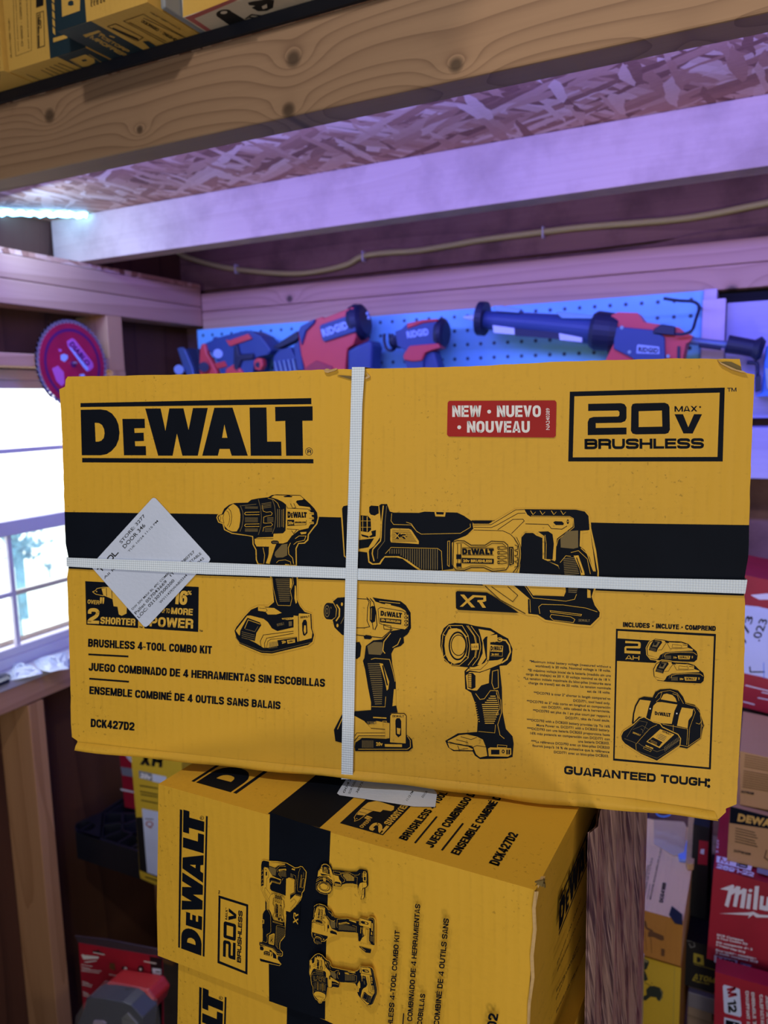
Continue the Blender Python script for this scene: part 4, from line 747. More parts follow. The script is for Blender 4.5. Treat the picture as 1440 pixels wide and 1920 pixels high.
# window
VIN = mat('white_vinyl', (.62, .60, .70), .35); VIN2 = mat('cream_vinyl', (.62, .58, .42), .4)
GL = mat('window_glass', (.95, 1, .98), .02, spec=.5, alpha=.12)
wx = XS+.02
win = tag(MB().box((wx-.035, wy0, wz1-.024), (wx+.01, 1.47, wz1), VIN).build('window_1'), 'white double hung window', kind='structure')
def wp(n, y0, y1, z0, z1, x0=-.012, x1=.012, m=VIN): return MB().box((wx+x0, y0, z0), (wx+x1, y1, z1), m).build(n, win, bevel=.0015)
zmr = onX(0, 989, wx).z
wp('window_frame', 1.44, 1.47, -.62, wz1-.024); wp('window_frame', wy0, wy0+.03, -.62, wz1-.024); wp('window_frame', wy0+.03, 1.44, -.622, -.595, -.03, .02)
wp('sash_rail', wy0+.03, 1.44, zmr-.022, zmr+.014, -.01, .016); wp('sash_rail', wy0+.03, 1.44, wz1-.045, wz1-.0245, -.03, .0); wp('sash_rail', wy0+.03, 1.44, -.595, -.575, -.01, .016)
z_ = onX(60, 843, wx).z; wp('muntin', wy0+.03, 1.44, z_-.006, z_+.006, -.02, -.008)
y_ = onX(22, 1110, wx).y; wp('muntin', y_-.006, y_+.006, -.575, zmr-.022, -.002, .009)
z_ = onX(24, 1112, wx).z; wp('muntin', wy0+.03, y_-.006, z_-.006, z_+.006, -.002, .009); wp('muntin', y_+.006, 1.44, z_-.006, z_+.006, -.002, .009, VIN2)
wp('pane', wy0+.03, 1.44, -.575, zmr-.022, -.0085, -.0065, GL); wp('pane', wy0+.03, 1.44, zmr+.014, wz1-.045, -.026, -.024, GL)
# yard outside
GR = mat('sunlit_lawn', (.72, .82, .74), .9, vary=.2)
struct(MB().box((-14, -8, -1.5), (XS-.1, 16, -1.45), GR), 'ground')
SH = mat('pale_shrub_leaves', (.10, .26, .36), .8, vary=.5, bump=.5, bscale=30)
r_ = random.Random(8)
for i, (ppx, ppy, R_) in enumerate(((35, 1025, .42), (70, 1030, .36), (28, 1050, .14), (92, 1062, .12))):
    c = ray(ppx, ppy); c = c*(-(4.6, 7.0, 3.2, 5.5)[i]/c.x); R_ *= (4.6, 7.0, 3.2, 5.5)[i]/6; b = MB()
    for k in range(90):
        d = Vector((r_.gauss(0, 1), r_.gauss(0, 1), r_.gauss(0, 1))).normalized()*R_*.5*r_.uniform(.2, 1); s = R_*r_.uniform(.07, .13); q = c+d
        u = Vector((r_.gauss(0, 1), r_.gauss(0, 1), r_.gauss(0, 1))).normalized(); v = u.orthogonal().normalized(); w_ = u.cross(v)
        b.add([q+v*s, q+w_*s*.6, q-v*s, q-w_*s*.6, q+u*s*.3], [(0, 1, 4), (1, 2, 4), (2, 3, 4), (3, 0, 4), (0, 3, 2, 1)], SH)
    b.tube([c, Vector((c.x, c.y, -1.45))], R_*.08, SH, 6)
    tag(b.build('shrub'), ['blue green shrub at the left in the upper part of the lower window pane', 'blue green shrub at the right beside the first one outside the window', 'small shrub low on the left outside the window', 'small dark shrub low on the right outside the window'][i], 'shrub', 'shrubs outside the window')
# ------------------------------------------------------------------ loft: front beam, deck, joist
zL, zU = .362, .4712
BX0, BX1 = XS, 1.24
trim(MB().box((BX0, .885, zL), (BX1, .934, zU), BEAMW), 'knotty front beam of the loft', bevel=.0025, origin=(0, 0, 0))
trim(MB().box((-1.645, 1.447, zL-.001), (BX1, 1.498, zU), PINE), 'rough sawn joist of the loft', bevel=.002)
struct(MB().box((BX0, .886, zU+.0005), (BX1, YS, zU+.0145), OSB), 'ceiling.001', 'strand board deck of the loft')
# LED strip
LEDM = mat('led_strip_glow', (.8, .95, 1), .4, emit=(.12, .5, 1.0), es=18)
a, b_ = onZ(-3, 399, zU-.0075), onZ(163, 404, zU-.0075); mb = MB(); n = 26
mb.tube([a+(b_-a)*(i/n)+Vector((0, 0, -.002*math.sin(i*1.7))) for i in range(n+1)], [.006+.0012*math.sin(i*2.2) for i in range(n+1)], LEDM, 8)
tag(mb.build('led_strip', smooth=True), 'glowing blue white light strip under the deck in the left corner', 'light strip')
# cable with staples
CB = mat('yellow_cable_jacket', (.62, .55, .22), .45)
pts_ = [(330, 470), (345, 480), (375, 490), (420, 501), (470, 508), (545, 513), (600, 508), (650, 496), (678, 481), (720, 474), (780, 470), (850, 459), (900, 450), (1015, 435), (1100, 425), (1250, 413), (1330, 402), (1400, 388), (1450, 378), (1560, 355)]
def smooth_path(P, k=6):
    o = []
    for i in range(len(P)-1):
        p0, p1, p2, p3 = P[max(i-1, 0)], P[i], P[i+1], P[min(i+2, len(P)-1)]
        for j in range(k):
            t = j/k; o.append((p1*2+(p2-p0)*t+(p0*2-p1*5+p2*4-p3)*t*t+(-p0+p1*3-p2*3+p3)*t**3)*.5)
    return o+[P[-1]]
mb = MB(); mb.tube(smooth_path([onY(x, y, 1.936) for x, y in pts_]), .0075, CB, 8)
cab = thing('electrical_cable', 'pale yellow cable stapled in waves along the board above the tools', 'cable', onY(780, 470, 1.936)); mb.build('cable_jacket', cab, smooth=True)
STP = mat('white_staple', (.7, .68, .75), .4)
for x, y in ((440, 504), (679, 480), (1017, 435)):
    c = onY(x, y, 1.927); MB().box((c.x-.002, c.y, c.z-.014), (c.x+.002, c.y+.018, c.z+.014), STP).build('staple', cab, bevel=.001)
# ------------------------------------------------------------------ pegboard
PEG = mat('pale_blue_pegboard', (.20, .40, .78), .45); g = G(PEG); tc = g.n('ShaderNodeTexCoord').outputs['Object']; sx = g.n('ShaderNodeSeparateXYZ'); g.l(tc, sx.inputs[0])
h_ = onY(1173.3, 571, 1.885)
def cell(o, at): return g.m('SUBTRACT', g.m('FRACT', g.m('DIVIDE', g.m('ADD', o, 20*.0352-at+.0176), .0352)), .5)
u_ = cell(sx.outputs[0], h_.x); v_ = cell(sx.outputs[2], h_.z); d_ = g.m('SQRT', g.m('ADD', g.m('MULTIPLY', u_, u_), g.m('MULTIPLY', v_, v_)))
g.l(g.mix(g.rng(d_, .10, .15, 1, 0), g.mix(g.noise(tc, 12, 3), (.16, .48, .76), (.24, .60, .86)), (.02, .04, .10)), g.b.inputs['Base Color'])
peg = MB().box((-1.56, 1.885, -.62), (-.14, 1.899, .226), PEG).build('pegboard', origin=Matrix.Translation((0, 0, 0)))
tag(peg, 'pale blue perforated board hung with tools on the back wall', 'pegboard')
# right end: painted posts and boards
PB = wood('pale_violet_board', (.50, .48, .72), (.36, .34, .58), 'x', rings=4, scale=5, fine=.5, seed=6); PBZ = wood('pale_post', (.66, .54, .66), (.44, .36, .50), 'z', rings=6, scale=8, fine=.3, seed=2)
trim(MB().box((-.139, 1.872, -.62), (-.112, YS, .227), PBZ), 'pale wall post at the end of the pegboard', bevel=.002)
trim(MB().box((-.139, 1.852, -.62), (-.0925, 1.871, .203), PBZ), 'short pale post in front of the wall post', bevel=.002)
trim(MB().box((-.092, 1.885, -.055), (1.2, 1.905, .196), PB), 'wide pale board right of the post', bevel=.002)
trim(MB().box((-.092, 1.80, -.18), (1.2, 1.905, -.0725), PB), 'thick pale shelf board low on the right', bevel=.002)
trim(MB().box((-.11, 1.935, .15), (1.2, 1.955, .227), DARK), 'dark gap above the pale board')
# ------------------------------------------------------------------ saw blade hanging on the left wall
BLR = mat('red_coated_blade', (.42, .008, .05), .32, metal=.1, spec=.6, vary=.2); BLT = mat('bare_steel', (.55, .50, .6), .45, metal=.9); BLK2 = mat('dark_ring_print', (.10, .01, .10), .4)
bc = onX(137, 683, XW+.012); R_ = .109
sb = thing('saw_blade', 'red circular saw blade hanging above the window', 'saw blade', bc)
def ringpt(a, r): return Vector((bc.x, bc.y+r*math.cos(a), bc.z+r*math.sin(a)))
mb = MB(); nt_ = 54; pts = []
for i in range(nt_):
    a = -2*math.pi*i/nt_; pts += [ringpt(a, R_*1.0), ringpt(a+.035, R_*.90), ringpt(a+.085, R_*.935)]
mb.prism(pts, (-.0025, 0, 0), BLT); mb.build('teeth', sb)
mb = MB(); pts = [ringpt(2*math.pi*i/72, R_*.905) for i in range(72)]; mb.prism([p+Vector((.0006, 0, 0)) for p in pts], (-.0036, 0, 0), BLR)
def arc(r0, r1, a0, a1, mt, x): mb.add([ringpt(a0+(a1-a0)*i/40, r0)+Vector((x, 0, 0)) for i in range(41)]+[ringpt(a0+(a1-a0)*i/40, r1)+Vector((x, 0, 0)) for i in range(41)], [(i, i+1, 42+i, 41+i) for i in range(40)], mt)
arc(R_*.72, R_*.79, 0, 2*math.pi, BLK2, .0008)
MAG = mat('magenta_print', (.55, .12, .45), .4); MAG2 = mat('pale_blue_print', (.40, .50, .85), .4)
def bq(t, mt, x=.0009):
    a = [float(u) for u in t.replace(',', ' ').split()]; mb.poly([onX(60+px/7.2, 580+py/7.2, bc.x+x) for px, py in zip(a[::2], a[1::2])], mt)
bq('470,430 540,390 580,410 820,720 830,780 780,830 740,840 480,500', MAG); bq('500,510 530,520 765,800 745,835 700,790', MAG2, .0011); bq('385,620 430,600 480,620 485,660 440,710 390,680', MAG2); bq('350,530 400,540 400,570 370,575', MAG); bq('270,800 350,760 430,850 440,1000 400,1040 330,970', MAG); bq('640,880 700,870 720,905 650,912', MAG2)
def pt(t, p0, p1, h, mt, X, bold=.03):
    vs, fs = text_geo(t, bold); x0 = min(v[0] for v in vs); x1 = max(v[0] for v in vs); p0 = Vector(p0); p1 = Vector(p1); d = p1-p0; u = Vector((d.y, -d.x)).normalized()
    P = [p0+d*((v[0]-x0)/(x1-x0))+u*(v[1]*h/CAP) for v in vs]; mb.add([onX(60+q.x/7.2, 580+q.y/7.2, X) for q in P], fs, mt)
pt('DIABLO', (500, 470), (745, 770), 62, BLK2, bc.x+.0013)
mb.build('blade_disc', sb); mb = MB(); mb.tube([bc+Vector((-.006, 0, 0)), bc+Vector((.0016, 0, 0))], .008, BLK2, 20); mb.build('arbor_hole', sb)
mb = MB(); mb.tube([bc+Vector((-.055, 0, .001)), bc+Vector((.012, 0, .003))], .0028, BLT, 8); tag(mb.build('nail'), 'steel nail the red saw blade hangs on', 'nail')
class PrL(Pr):
    """printing laid out in metres on a face: x along ax, y along ay"""
    def __init__(s, mb, O, ax, ay, n, **k): Pr.__init__(s, mb, O, n, **k); s.O = Vector(O); s.ax = Vector(ax).normalized(); s.ay = Vector(ay).normalized(); s.n = Vector(n).normalized()
    def w(s, p, lay=None):
        x, y = s.px(p); return s.O+s.ax*x+s.ay*y+s.n*(s.eps*(s.lay if lay is None else lay))
def front_uv(x, y):
    r = ray(x, y); P = r*(TL.dot(nF)/r.dot(nF)); d = P-TL; return d.dot(bx), -d.dot(bz)*(.306/.3205)
# ------------------------------------------------------------------ the stack under the strapped carton
ZT = -.3021
A_, B_ = onZ(297, 1470, ZT), onZ(1004, 1669, ZT)
ux = (B_-A_).normalized(); uy = Vector((.03, 1, 0)).normalized(); fn_ = Vector((ux.y, -ux.x, 0)).normalized()
def kit_front(p):
    """end panel with the upright wordmark, tools and text, traced on the second carton"""
    K = INK; Y = YEL
    p.at(0, 0, 1); p.fill(K, '506,1523 560,1541 620,1558.5 614,1700 611,1800 609.5,1912 555,1895 504.5,1877 503,1700')
    p.at(280, 1400, 3.429); logo(p, K, ((180, 1288), (200, 398), (374, 448), (355, 1358)))
    p.ell(K, 338, 458, 13, 13, hole=(10, 10)); p.text(K, 'R', (342, 464), (342, 453), 11, .03)
    p.fill(K, '445,955 636,1015 631,1466 438,1390', ['458,975 623,1027 617,1445 452,1378'])
    A = aff2(((1068.4, 734.4), (1359, 726.7), (1355, 865.3)), ((408.3, 1805.4), (409.8, 1678.5), (465.2, 1696)))
    q = p.at(820, 700, 2.323, aff=A); twenty(q, K); p.text(K, 'TM', (1262, 78), (1302, 78), 18, .03); p.aff = None
    k = 5.647; c = lambda x, y: (480+x/k, 1580+y/k)
    p.aff = aff2(((640, 947), (1108, 955), (1127, 1175)), (c(40, 1255), c(60, 165), c(540, 260))); pic_saw(p)
    p.aff = aff2(((826, 1168), (962, 1168), (826, 1424)), (c(640, 520), c(640, 180), c(1200, 625))); pic_light(p)
    p.aff = aff2(((605, 1117), (775, 1117), (605, 1412)), (c(605, 1040), c(605, 600), c(1285, 1220))); pic_impact(p)
    p.aff = aff2(((406, 926), (592, 926), (406, 1226)), (c(590, 1650), c(590, 1140), c(1310, 1800))); pic_drill(p)
    p.aff = None; p.at(640, 1440, 2.667)
    for t, a, b, h in (('BRUSHLESS 4-TOOL COMBO KIT', (262, 1372), (306, 795), 25), ('JUEGO COMBINADO DE 4 HERRAMIENTAS', (358, 1372), (408, 664), 25), ('SIN ESCOBILLAS', (403, 1372), (433, 1110), 25), ('ENSEMBLE COMBINÉ DE 4 OUTILS SANS', (480, 1480), (551, 735), 27), ('BALAIS', (530, 1480), (545, 1330), 27), ('DCK427D2', (745, 1510), (797, 1208), 48)):
        p.text(K, t, a, b, h, .03, up=(-1, -.12))
    p.line(K, '325,1205 318,1300', 6); p.line(K, '460,1262 454,1360', 6)
def kit_box(label, dz, dx, topprint, group='strapped tool kit cartons in the stack'):
    sh = Vector((dx, .004 if dz else 0, dz)); L_ = .355
    nf = fn_
    t = thing('tool_kit_box', label, 'box', (A_+B_)/2+uy*.2+sh+Vector((0, 0, -.157)), group)
    mb = MB(); p = Pr(mb, A_, nf, lay=0)
    _w = p.w; p.w = lambda q, lay=None: _w(q, lay)+sh
    o = '297,1470 400,1494 513,1525 615,1558 700,1583 820,1616 920,1643 1004,1669 996,1800 989,1920 983,2080 800,1999 610,1913 450,1851 296,1794 294,1700 296,1580'
    q = [p.w(x, 0) for x in p.parse(o)]
    for v in q[:8]: v.z = ZT+sh.z
    for v in q[8:]: v.z = max(v.z, ZT+sh.z-.1578)
    mb.prism(q, uy*L_, YEL2 if False else YEL, side=YELZ); kit_front(p)
    if topprint:
        n_ = Vector((0, 0, 1)); p2 = PrL(mb, A_+sh, uy, ux, n_, lay=1)
        def cl(x, y): u, v = front_uv(x, y); return (u-.002, v)
        p2.aff = cl
        p2.at(0, 0, 1, lay=1, aff=cl); p2.fill(INK, '131,961 420,964 900,975 1160,981 1160,1109 960,1100 672,1089 390,1079.5 136,1066')
        p2.at(100, 690, 4.5, aff=cl); logo(p2, INK, ((229, 280), (2189, 266), (2194, 800), (229, 797)))
        claims(p2.at(0, 0, 1, lay=3, aff=cl), INK, PRY)
    # side panel
    pr_ = Pr(mb, B_, Vector((uy.y, -uy.x, 0)), lay=2); _v = pr_.w; pr_.w = lambda q_, lay=None: _v(q_, lay)+sh
    pr_.at(1040, 1500, 4.571); logo(pr_, INK, ((42, 838), (352, 110), (345, 388), (32, 1172)))
    for a, b, h in (((20, 1420), (228, 850), 26), ((22, 1475), (275, 875), 22), ((14, 1650), (205, 1280), 24), ((10, 1720), (225, 1180), 22), ((12, 1830), (200, 1440), 24)):
        pr_.text(INK, 'BRUSHLESS 4-TOOL COMBO KIT', a, b, h, .02, up=(0, -1))
    mb.build('carton', t)
    b = MB(); _u = Pr(b, A_, nf, lay=0); _w2 = _u.w
    e = [(1004, 1669), (1000, 1700), (1001, 1740), (996, 1790), (998, 1830), (991, 1880), (989, 1920), (983, 2075)]
    r1 = [_w2((x+random.uniform(-1, 1), y))+sh+nf*.0015 for x, y in e]; r2 = [_w2((x+5+random.uniform(-1, 2), y+2))+sh+nf*.0003 for x, y in e]; n = len(e)
    b.add(r1+r2, [(i, i+1, n+i+1, n+i) for i in range(n-1)], RAW); b.add([v-nf*.002 for v in r1]+r1, [(i, i+1, n+i+1, n+i) for i in range(n-1)], RAW)
    b.build('cut_seam', t)
    return t
k2 = kit_box('yellow combo kit carton with a torn corner, directly under the strapped one', 0, 0, True)
b = MB(); c0 = Pr(b, B_, fn_, lay=0)
for i in range(7):
    a = [(1006+random.uniform(0, 20), 1643+random.uniform(-4, 20)) for _ in range(4)]; cx = sum(x for x, y in a)/4; cy = sum(y for x, y in a)/4; a.sort(key=lambda q: math.atan2(q[1]-cy, q[0]-cx))
    b.prism([c0.w(x)+fn_*(.002+.0006*i) for x in a], -fn_*.0015, RAW if i % 2 else GRY)
tag(b.build('torn_corner', k2), 'grey crumpled torn corner', kind=None)
b = MB(); pt_ = Pr(b, Vector((0, 0, ZT+.0006)), (0, 0, 1), lay=0).at(280, 1400, 3.429); pt_.n = Vector((0, 0, 1))
pt_.fill(WHT, '1275,196 1230,262 1207,300 1222,312 1440,344 1700,385 1838,388 1850,300 1790,230')
for a, b_ , t in (((1255, 300), (1300, 205), '0042'), ((1290, 305), (1335, 212), 'SORTABLE'), ((1338, 300), (1385, 215), '380757'), ((1660, 350), (1700, 290), '11:15 PM'), ((1760, 330), (1790, 290), 'DOOR')): pt_.text(INKB, t, a, b_, 14, .006)
tag(b.build('shipping_label', k2), 'white shipping label on the top panel')
k3 = kit_box('yellow combo kit carton lowest in view, under the torn-cornered one', -.1585, .005, False)
prev = k3
for i in range(4):
    if -.298-.157*2-.1585*(i+1) < ZF+.1 and i > 3: break
    r = k3.copy(); COL.objects.link(r); r.location = k3.location+Vector((0, 0, -.1585*(i+1))); r['label'] = 'yellow combo kit carton hidden low in the stack, %s below the lowest in view' % ('one', 'two', 'three', 'four')[i]
    for ch in k3.children:
        if ch.name.startswith('carton') or ch.name.startswith('cut'):
            c = ch.copy(); COL.objects.link(c); c.parent = r
zfl = ZT-.1585*5-.157-.02
# stretch film round the rear of the stack
FILM = mat('stretch_film', (.30, .17, .12), .28, spec=.6); g = G(FILM); tc = g.n('ShaderNodeTexCoord').outputs['Object']
sv = g.mapping(tc, (1, 9, 120), (0.32, 0, 0)); s1 = g.noise(sv, 1.6, 4, .65, .6); s2 = g.noise(g.mapping(tc, (1, 60, 300), (.42, 0, 0)), 1, 2)
sv = g.mapping(g.mapping(tc, (1, 1, 1), (-.22, 0, 0)), (1, 110, 9)); s1 = g.noise(sv, 1, 4, .65, .4); s2 = g.noise(g.mapping(g.mapping(tc, (1, 1, 1), (-.3, 0, 0)), (1, 380, 16)), 1, 2)
g.l(g.mix(g.rng(s1, .42, .56, 0, 1), g.mix(g.rng(s2, .5, .65, 0, 1), (.10, .045, .065), (.54, .36, .37)), (.48, .30, .27)), g.b.inputs['Base Color']); g.bump(s1, .6, .003)
fx = Vector((uy.y, -uy.x, 0)); f0 = B_+uy*.078+fx*.0150; f1 = B_+uy*.345+fx*.0140
b = MB(); n = 24; cols = []
for i in range(n+1):
    u = i/n; P = f0+(f1-f0)*u+fx*(.0022*math.sin(u*19)+.0018*math.sin(u*43)); cols.append(P)
zb0 = ZT-.1585*5-.157
top_ = [P+Vector((0, 0, 0)) for P in cols]; bot = [Vector((P.x, P.y, zb0)) for P in cols]
b.add(top_+bot, [(i, i+1, n+2+i, n+1+i) for i in range(n)], FILM); bk = [P-fx*.0014 for P in top_]; bb = [P-fx*.0014 for P in bot]; b.add(bk+bb, [(i, n+1+i, n+2+i, i+1) for i in range(n)], FILM)
e = f1; ez = Vector((e.x-.30, e.y+.008, 0))
tag(b.build('stretch_film', smooth=True), 'streaky brownish stretch film wrapped around the rear of the yellow carton stack', 'plastic film')
WS = wood('pallet_wood', (.45, .30, .18), (.28, .17, .09), 'x', seed=7)
struct  # noqa
if zb0 > ZF+.01: tag(MB().box((-.43, .43, ZF), (-.10, .88, zb0-.0005), WS).build('packing_crate'), 'low wooden crate under the carton stack', 'crate')
# ------------------------------------------------------------------ cartons on the loft above the beam
ZTR = onY(100, 147, .885).z
tag(MB().box((BX0+.02, .879, zU+.0006), (BX1, .8855, ZTR-.0006), mat('black_edge_strip', (.008, .01, .02), .55)).build('edge_strip'), 'black strip along the top of the loft beam, below the overhanging cartons', 'strip')
tag(MB().box((BX0+.02, .8865, zU+.015), (.2, 1.3, ZTR-.0006), mat('black_liner_board', (.008, .01, .02), .6)).build('shelf_liner'), 'black liner board under the cartons up on the loft', 'board')
TAN = card('amber_carton_print', (.60, .36, .08), 0, dark=.08, speck=False); TEAL = mat('dark_teal_ink', (.012, .03, .045), .45, spec=.5); CREAM = mat('cream_print', (.55, .47, .38), .5); REDS = mat('red_border_print', (.40, .10, .10), .5); GTAPE = mat('grey_tape', (.22, .24, .28), .4)
def loft_box(lbl, X0, X1, Y0, h, mt=TAN):
    t = thing('power_tool_box', lbl, 'box', ((X0+X1)/2, Y0+.1, ZTR), 'cartons on the loft'); b = MB().box((X0, Y0, ZTR), (X1, Y0+.3, ZTR+h), mt); return t, b
def bot_(b): return Pr(b, Vector((0, 0, ZTR)), (0, 0, 1), lay=1, eps=4e-5)
def frt_(b, Y): return Pr(b, Vector((0, Y, 0)), (0, 1, 0), lay=1, eps=4e-5)
sc_ = 1
def zX(x, y): return onZ(x, y, ZTR)
def wq(b, mt, x0, x1, y0, y1): b.add([(x0, y0, ZTR-.0001), (x1, y0, ZTR-.0001), (x1, y1, ZTR-.0001), (x0, y1, ZTR-.0001)], [(0, 1, 2, 3)], mt)
e1 = zX(17, 134); e2 = zX(113, 62); e3 = zX(277, 4); e4 = zX(343, 33)
t, b = loft_box('amber carton at the far left end of the loft', e1.x-.2, e1.x-.004, e1.y-.006, .2); f = frt_(b, e1.y-.006).at(0, 0, 6); f.text(INKB, 'PERFORM & PROTECT', (2, 900), (0, 420), 16, .03, up=(-1, 0)); b.build('carton', t)
t, b = loft_box('amber carton with a black panel, beside the leftmost one on the loft', e1.x, e2.x-.004, e1.y, .22)
xt = onY(92, 80, e1.y).x; b.add([(xt, e1.y-.0001, ZTR), (e2.x-.004, e1.y-.0001, ZTR), (e2.x-.004, e1.y-.0001, ZTR+.22), (xt, e1.y-.0001, ZTR+.22)], [(0, 1, 2, 3)], TEAL); f = frt_(b, e1.y).at(0, 0, 6); f.lay = 4; f.line(INKB, '150,-100 160,300 180,632 355,568 345,-100', 4)
f.text(INKB, 'DUST EXTRACTION SHROUD', (213, 575), (180, -60), 9, .01, up=(-1, 0)); f.text(INKB, 'DH293 • D25333', (262, 520), (235, -60), 20, .02, up=(-1, 0)); f.text(INKB, 'GUARANTEED TOUGH', (135, 650), (108, 210), 14, .03, up=(-1, 0)); f.text(INKB, 'DUST BOX EVACUATION KIT', (332, 545), (305, -50), 11, .01, up=(-1, 0))
f.fill(INKB, '410,150 495,120 508,520 422,548', ['416,158 489,130 501,512 428,538']); f.text(INKB, 'OSHA', (470, 320), (462, 150), 30, .03, up=(-1, 0)); f.line(INKB, '432,170 440,530', 16); f.line(TAN, '420,200 445,180', 6); f.line(TAN, '422,300 445,280', 6); f.line(TAN, '424,400 448,380', 6)
for i in range(5): f.fill(TAN, [(585+i*3, -60+i*90), (612+i*3, -30+i*90), (616+i*3, 40+i*90), (588+i*3, 10+i*90)])
f.fill(TAN, '603,432 755,388 765,430 605,480'); f.fill(INKB, '410,-100 495,-120 492,60 412,90')
xt = zX(100, 103).x; wq(b, TEAL, xt, e2.x-.004, e1.y, e1.y+.3); g_ = bot_(b).at(0, 0, 6); g_.lay = 4; g_.fill(TAN, '792,668 960,610 1060,660 1068,700 990,745 930,752'); g_.fill(TEAL, '915,676 960,662 985,680 935,692'); g_.line(TAN, '1000,610 1165,715', 6); g_.line(TAN, '782,668 900,745', 6)
for i in range(5): g_.line(INKB, [(462+i*48, 785-i*20), (600+i*62, 850-i*17)], 7)
g_.line(INKB, '295,832 490,912', 6); b.build('carton', t)
Y2 = e3.y
t, b = loft_box('amber carton overhanging the loft furthest, with black panel and hazard text', e2.x, e3.x, Y2, .24)
xt = onY(162, 37, Y2).x; b.add([(e2.x, Y2-.0001, ZTR), (xt, Y2-.0001, ZTR), (xt, Y2-.0001, ZTR+.24), (e2.x, Y2-.0001, ZTR+.24)], [(0, 1, 2, 3)], TEAL); f = frt_(b, Y2).at(0, 0, 6); f.lay = 4; f.fill(TAN, '690,-100 700,190 900,120 905,-150'); f.fill(TEAL, '765,60 770,20 800,5 825,12 832,55 800,68')
for i in range(3): f.text(INKB, 'PERFORM', (1045+i*32, 75-i*12), (1030+i*32, -200), 22, .03, up=(-1, 0))
f.line(INKB, '1108,50 1105,-100', 5); f.text(INKB, 'EN', (1150, 35), (1150, -30), 22, .03, up=(-1, 0)); f.text(INKB, 'EN', (1185, 20), (1185, -50), 22, .03, up=(-1, 0))
wq(b, TEAL, e2.x, zX(175, 42).x, Y2, Y2+.3); g_ = bot_(b).at(0, 0, 6); g_.lay = 4; g_.fill(TAN, '930,392 1108,338 1138,356 965,420')
g_.text(TAN, 'MROFREP', (1005, 425), (1395, 640), 46, .05, up=(.7, -.55)); g_.text(TAN, 'TCETORP', (1085, 395), (1430, 590), 40, .05, up=(.9, -.5)); g_.line(TAN, '1130,372 1180,400', 14); g_.line(TAN, '1230,400 1290,420', 14)
g_.at(160, 0, 4.235); g_.line(INKB, '175,208 240,186 460,296 410,325', 5, True); g_.line(INKB, '215,222 420,312', 14); g_.line(INKB, '460,110 305,165 640,345', 4); g_.line(INKB, '460,110 800,300', 4)
g_.text(INKB, '33352D • 392HD', (440, 170), (720, 330), 22, .03, up=(.5, -.6)); g_.line(INKB, '350,175 640,325', 4); g_.line(INKB, '460,140 780,290', 4); g_.text(INKB, 'HGUOT DEETNARAUG', (512, 98), (752, 234), 10, .03, up=(.5, -.6)); g_.line(TAN, '400,320 480,350', 3); g_.fill(TEAL, '455,325 500,322 560,360 520,385')
b.build('carton', t)
t, b = loft_box('cream and red-edged carton with flammable warning pictures, on the loft', e4.x, e4.x+.35, e4.y, .2, CREAM)
f = frt_(b, e4.y).at(0, 0, 1); f.fill(TAN, '343,32 343,-200 900,-300 900,-160 420,6')
g_ = bot_(b).at(160, 0, 4.235); g_.fill(REDS, '790,140 1240,-40 1260,-20 865,148 1000,238 960,246'); g_.ell(INKB, 1100, 105, 62, 30, rot=-.15); g_.fill(INKB, '1040,125 1168,95 1275,160 1145,200'); g_.ell(CREAM, 1100, 98, 28, 12, rot=-.1)
g_.fill(INKB, '1290,20 1330,10 1400,0 1440,-10 1500,0 1490,60 1440,85 1370,88 1320,60 1350,45 1300,40'); g_.fill(CREAM, '1400,50 1440,30 1445,60 1410,72'); g_.line(INKB, '1270,150 1320,115 1400,125', 10); g_.line(INKB, '1300,135 1350,140', 10)
g_.line(INKB, '1170,195 1290,165', 8); b.build('carton', t)
t, b = loft_box('plain grey-taped carton set back between two amber cartons on the loft', e3.x+.003, e4.x+.05, e4.y+.31, .2, GTAPE); b.build('carton', t)
b = MB().box((e3.x+.002, Y2+.02, ZTR), (e4.x-.002, e4.y+.30, ZTR+.2), GTAPE); tag(b.build('grey_parcel', bevel=.002), 'narrow grey parcel squeezed between the cartons on the loft', 'parcel')
# ------------------------------------------------------------------ tools on the pegboard
NAVY = mat('dark_blue_grey_plastic', (.03, .06, .19), .45, spec=.4); NAVY2 = mat('black_rubber', (.012, .016, .05), .5); ORG = mat('orange_red_plastic', (.62, .055, .06), .42); LBL = mat('pale_badge', (.30, .42, .70), .4); STL = mat('steel_blue_metal', (.16, .24, .46), .35, metal=.6); CLR = mat('clear_window', (.18, .35, .55), .25)
def solid(par, name, t, Y, th, mt, o, bev=.004, lab=None):
    ox, oy, k = o; a = [float(u) for u in t.replace(',', ' ').split()]
    P = [onY(ox+x/k, oy+y/k, Y) for x, y in zip(a[::2], a[1::2])]; m = MB(); m.prism(P, (0, th, 0), mt); q = m.build(name, par, bevel=bev, seg=3)
    if lab: q['label'] = lab
    return q
def badge(par, name, t, Y, txt, p0, p1, h, o, m1=LBL, m2=NAVY2):
    ox, oy, k = o; b = MB(); q = Pr(b, Vector((0, Y, 0)), (0, 1, 0), lay=2, eps=1e-4).at(ox, oy, k)
    if t: q.fill(m1, t)
    _pt_text(q, m2, txt, p0, p1, h, .035); return b.build(name, par)
def rod(par, name, P, r, mt, o, seg=14):
    ox, oy, k = o; m = MB(); m.tube([onY(ox+x/k, oy+y/k, Y) for x, y, Y in P], r, mt, seg); return m.build(name, par, smooth=False)
C5 = (840, 520, 2.4); C4 = (320, 520, 2.571)
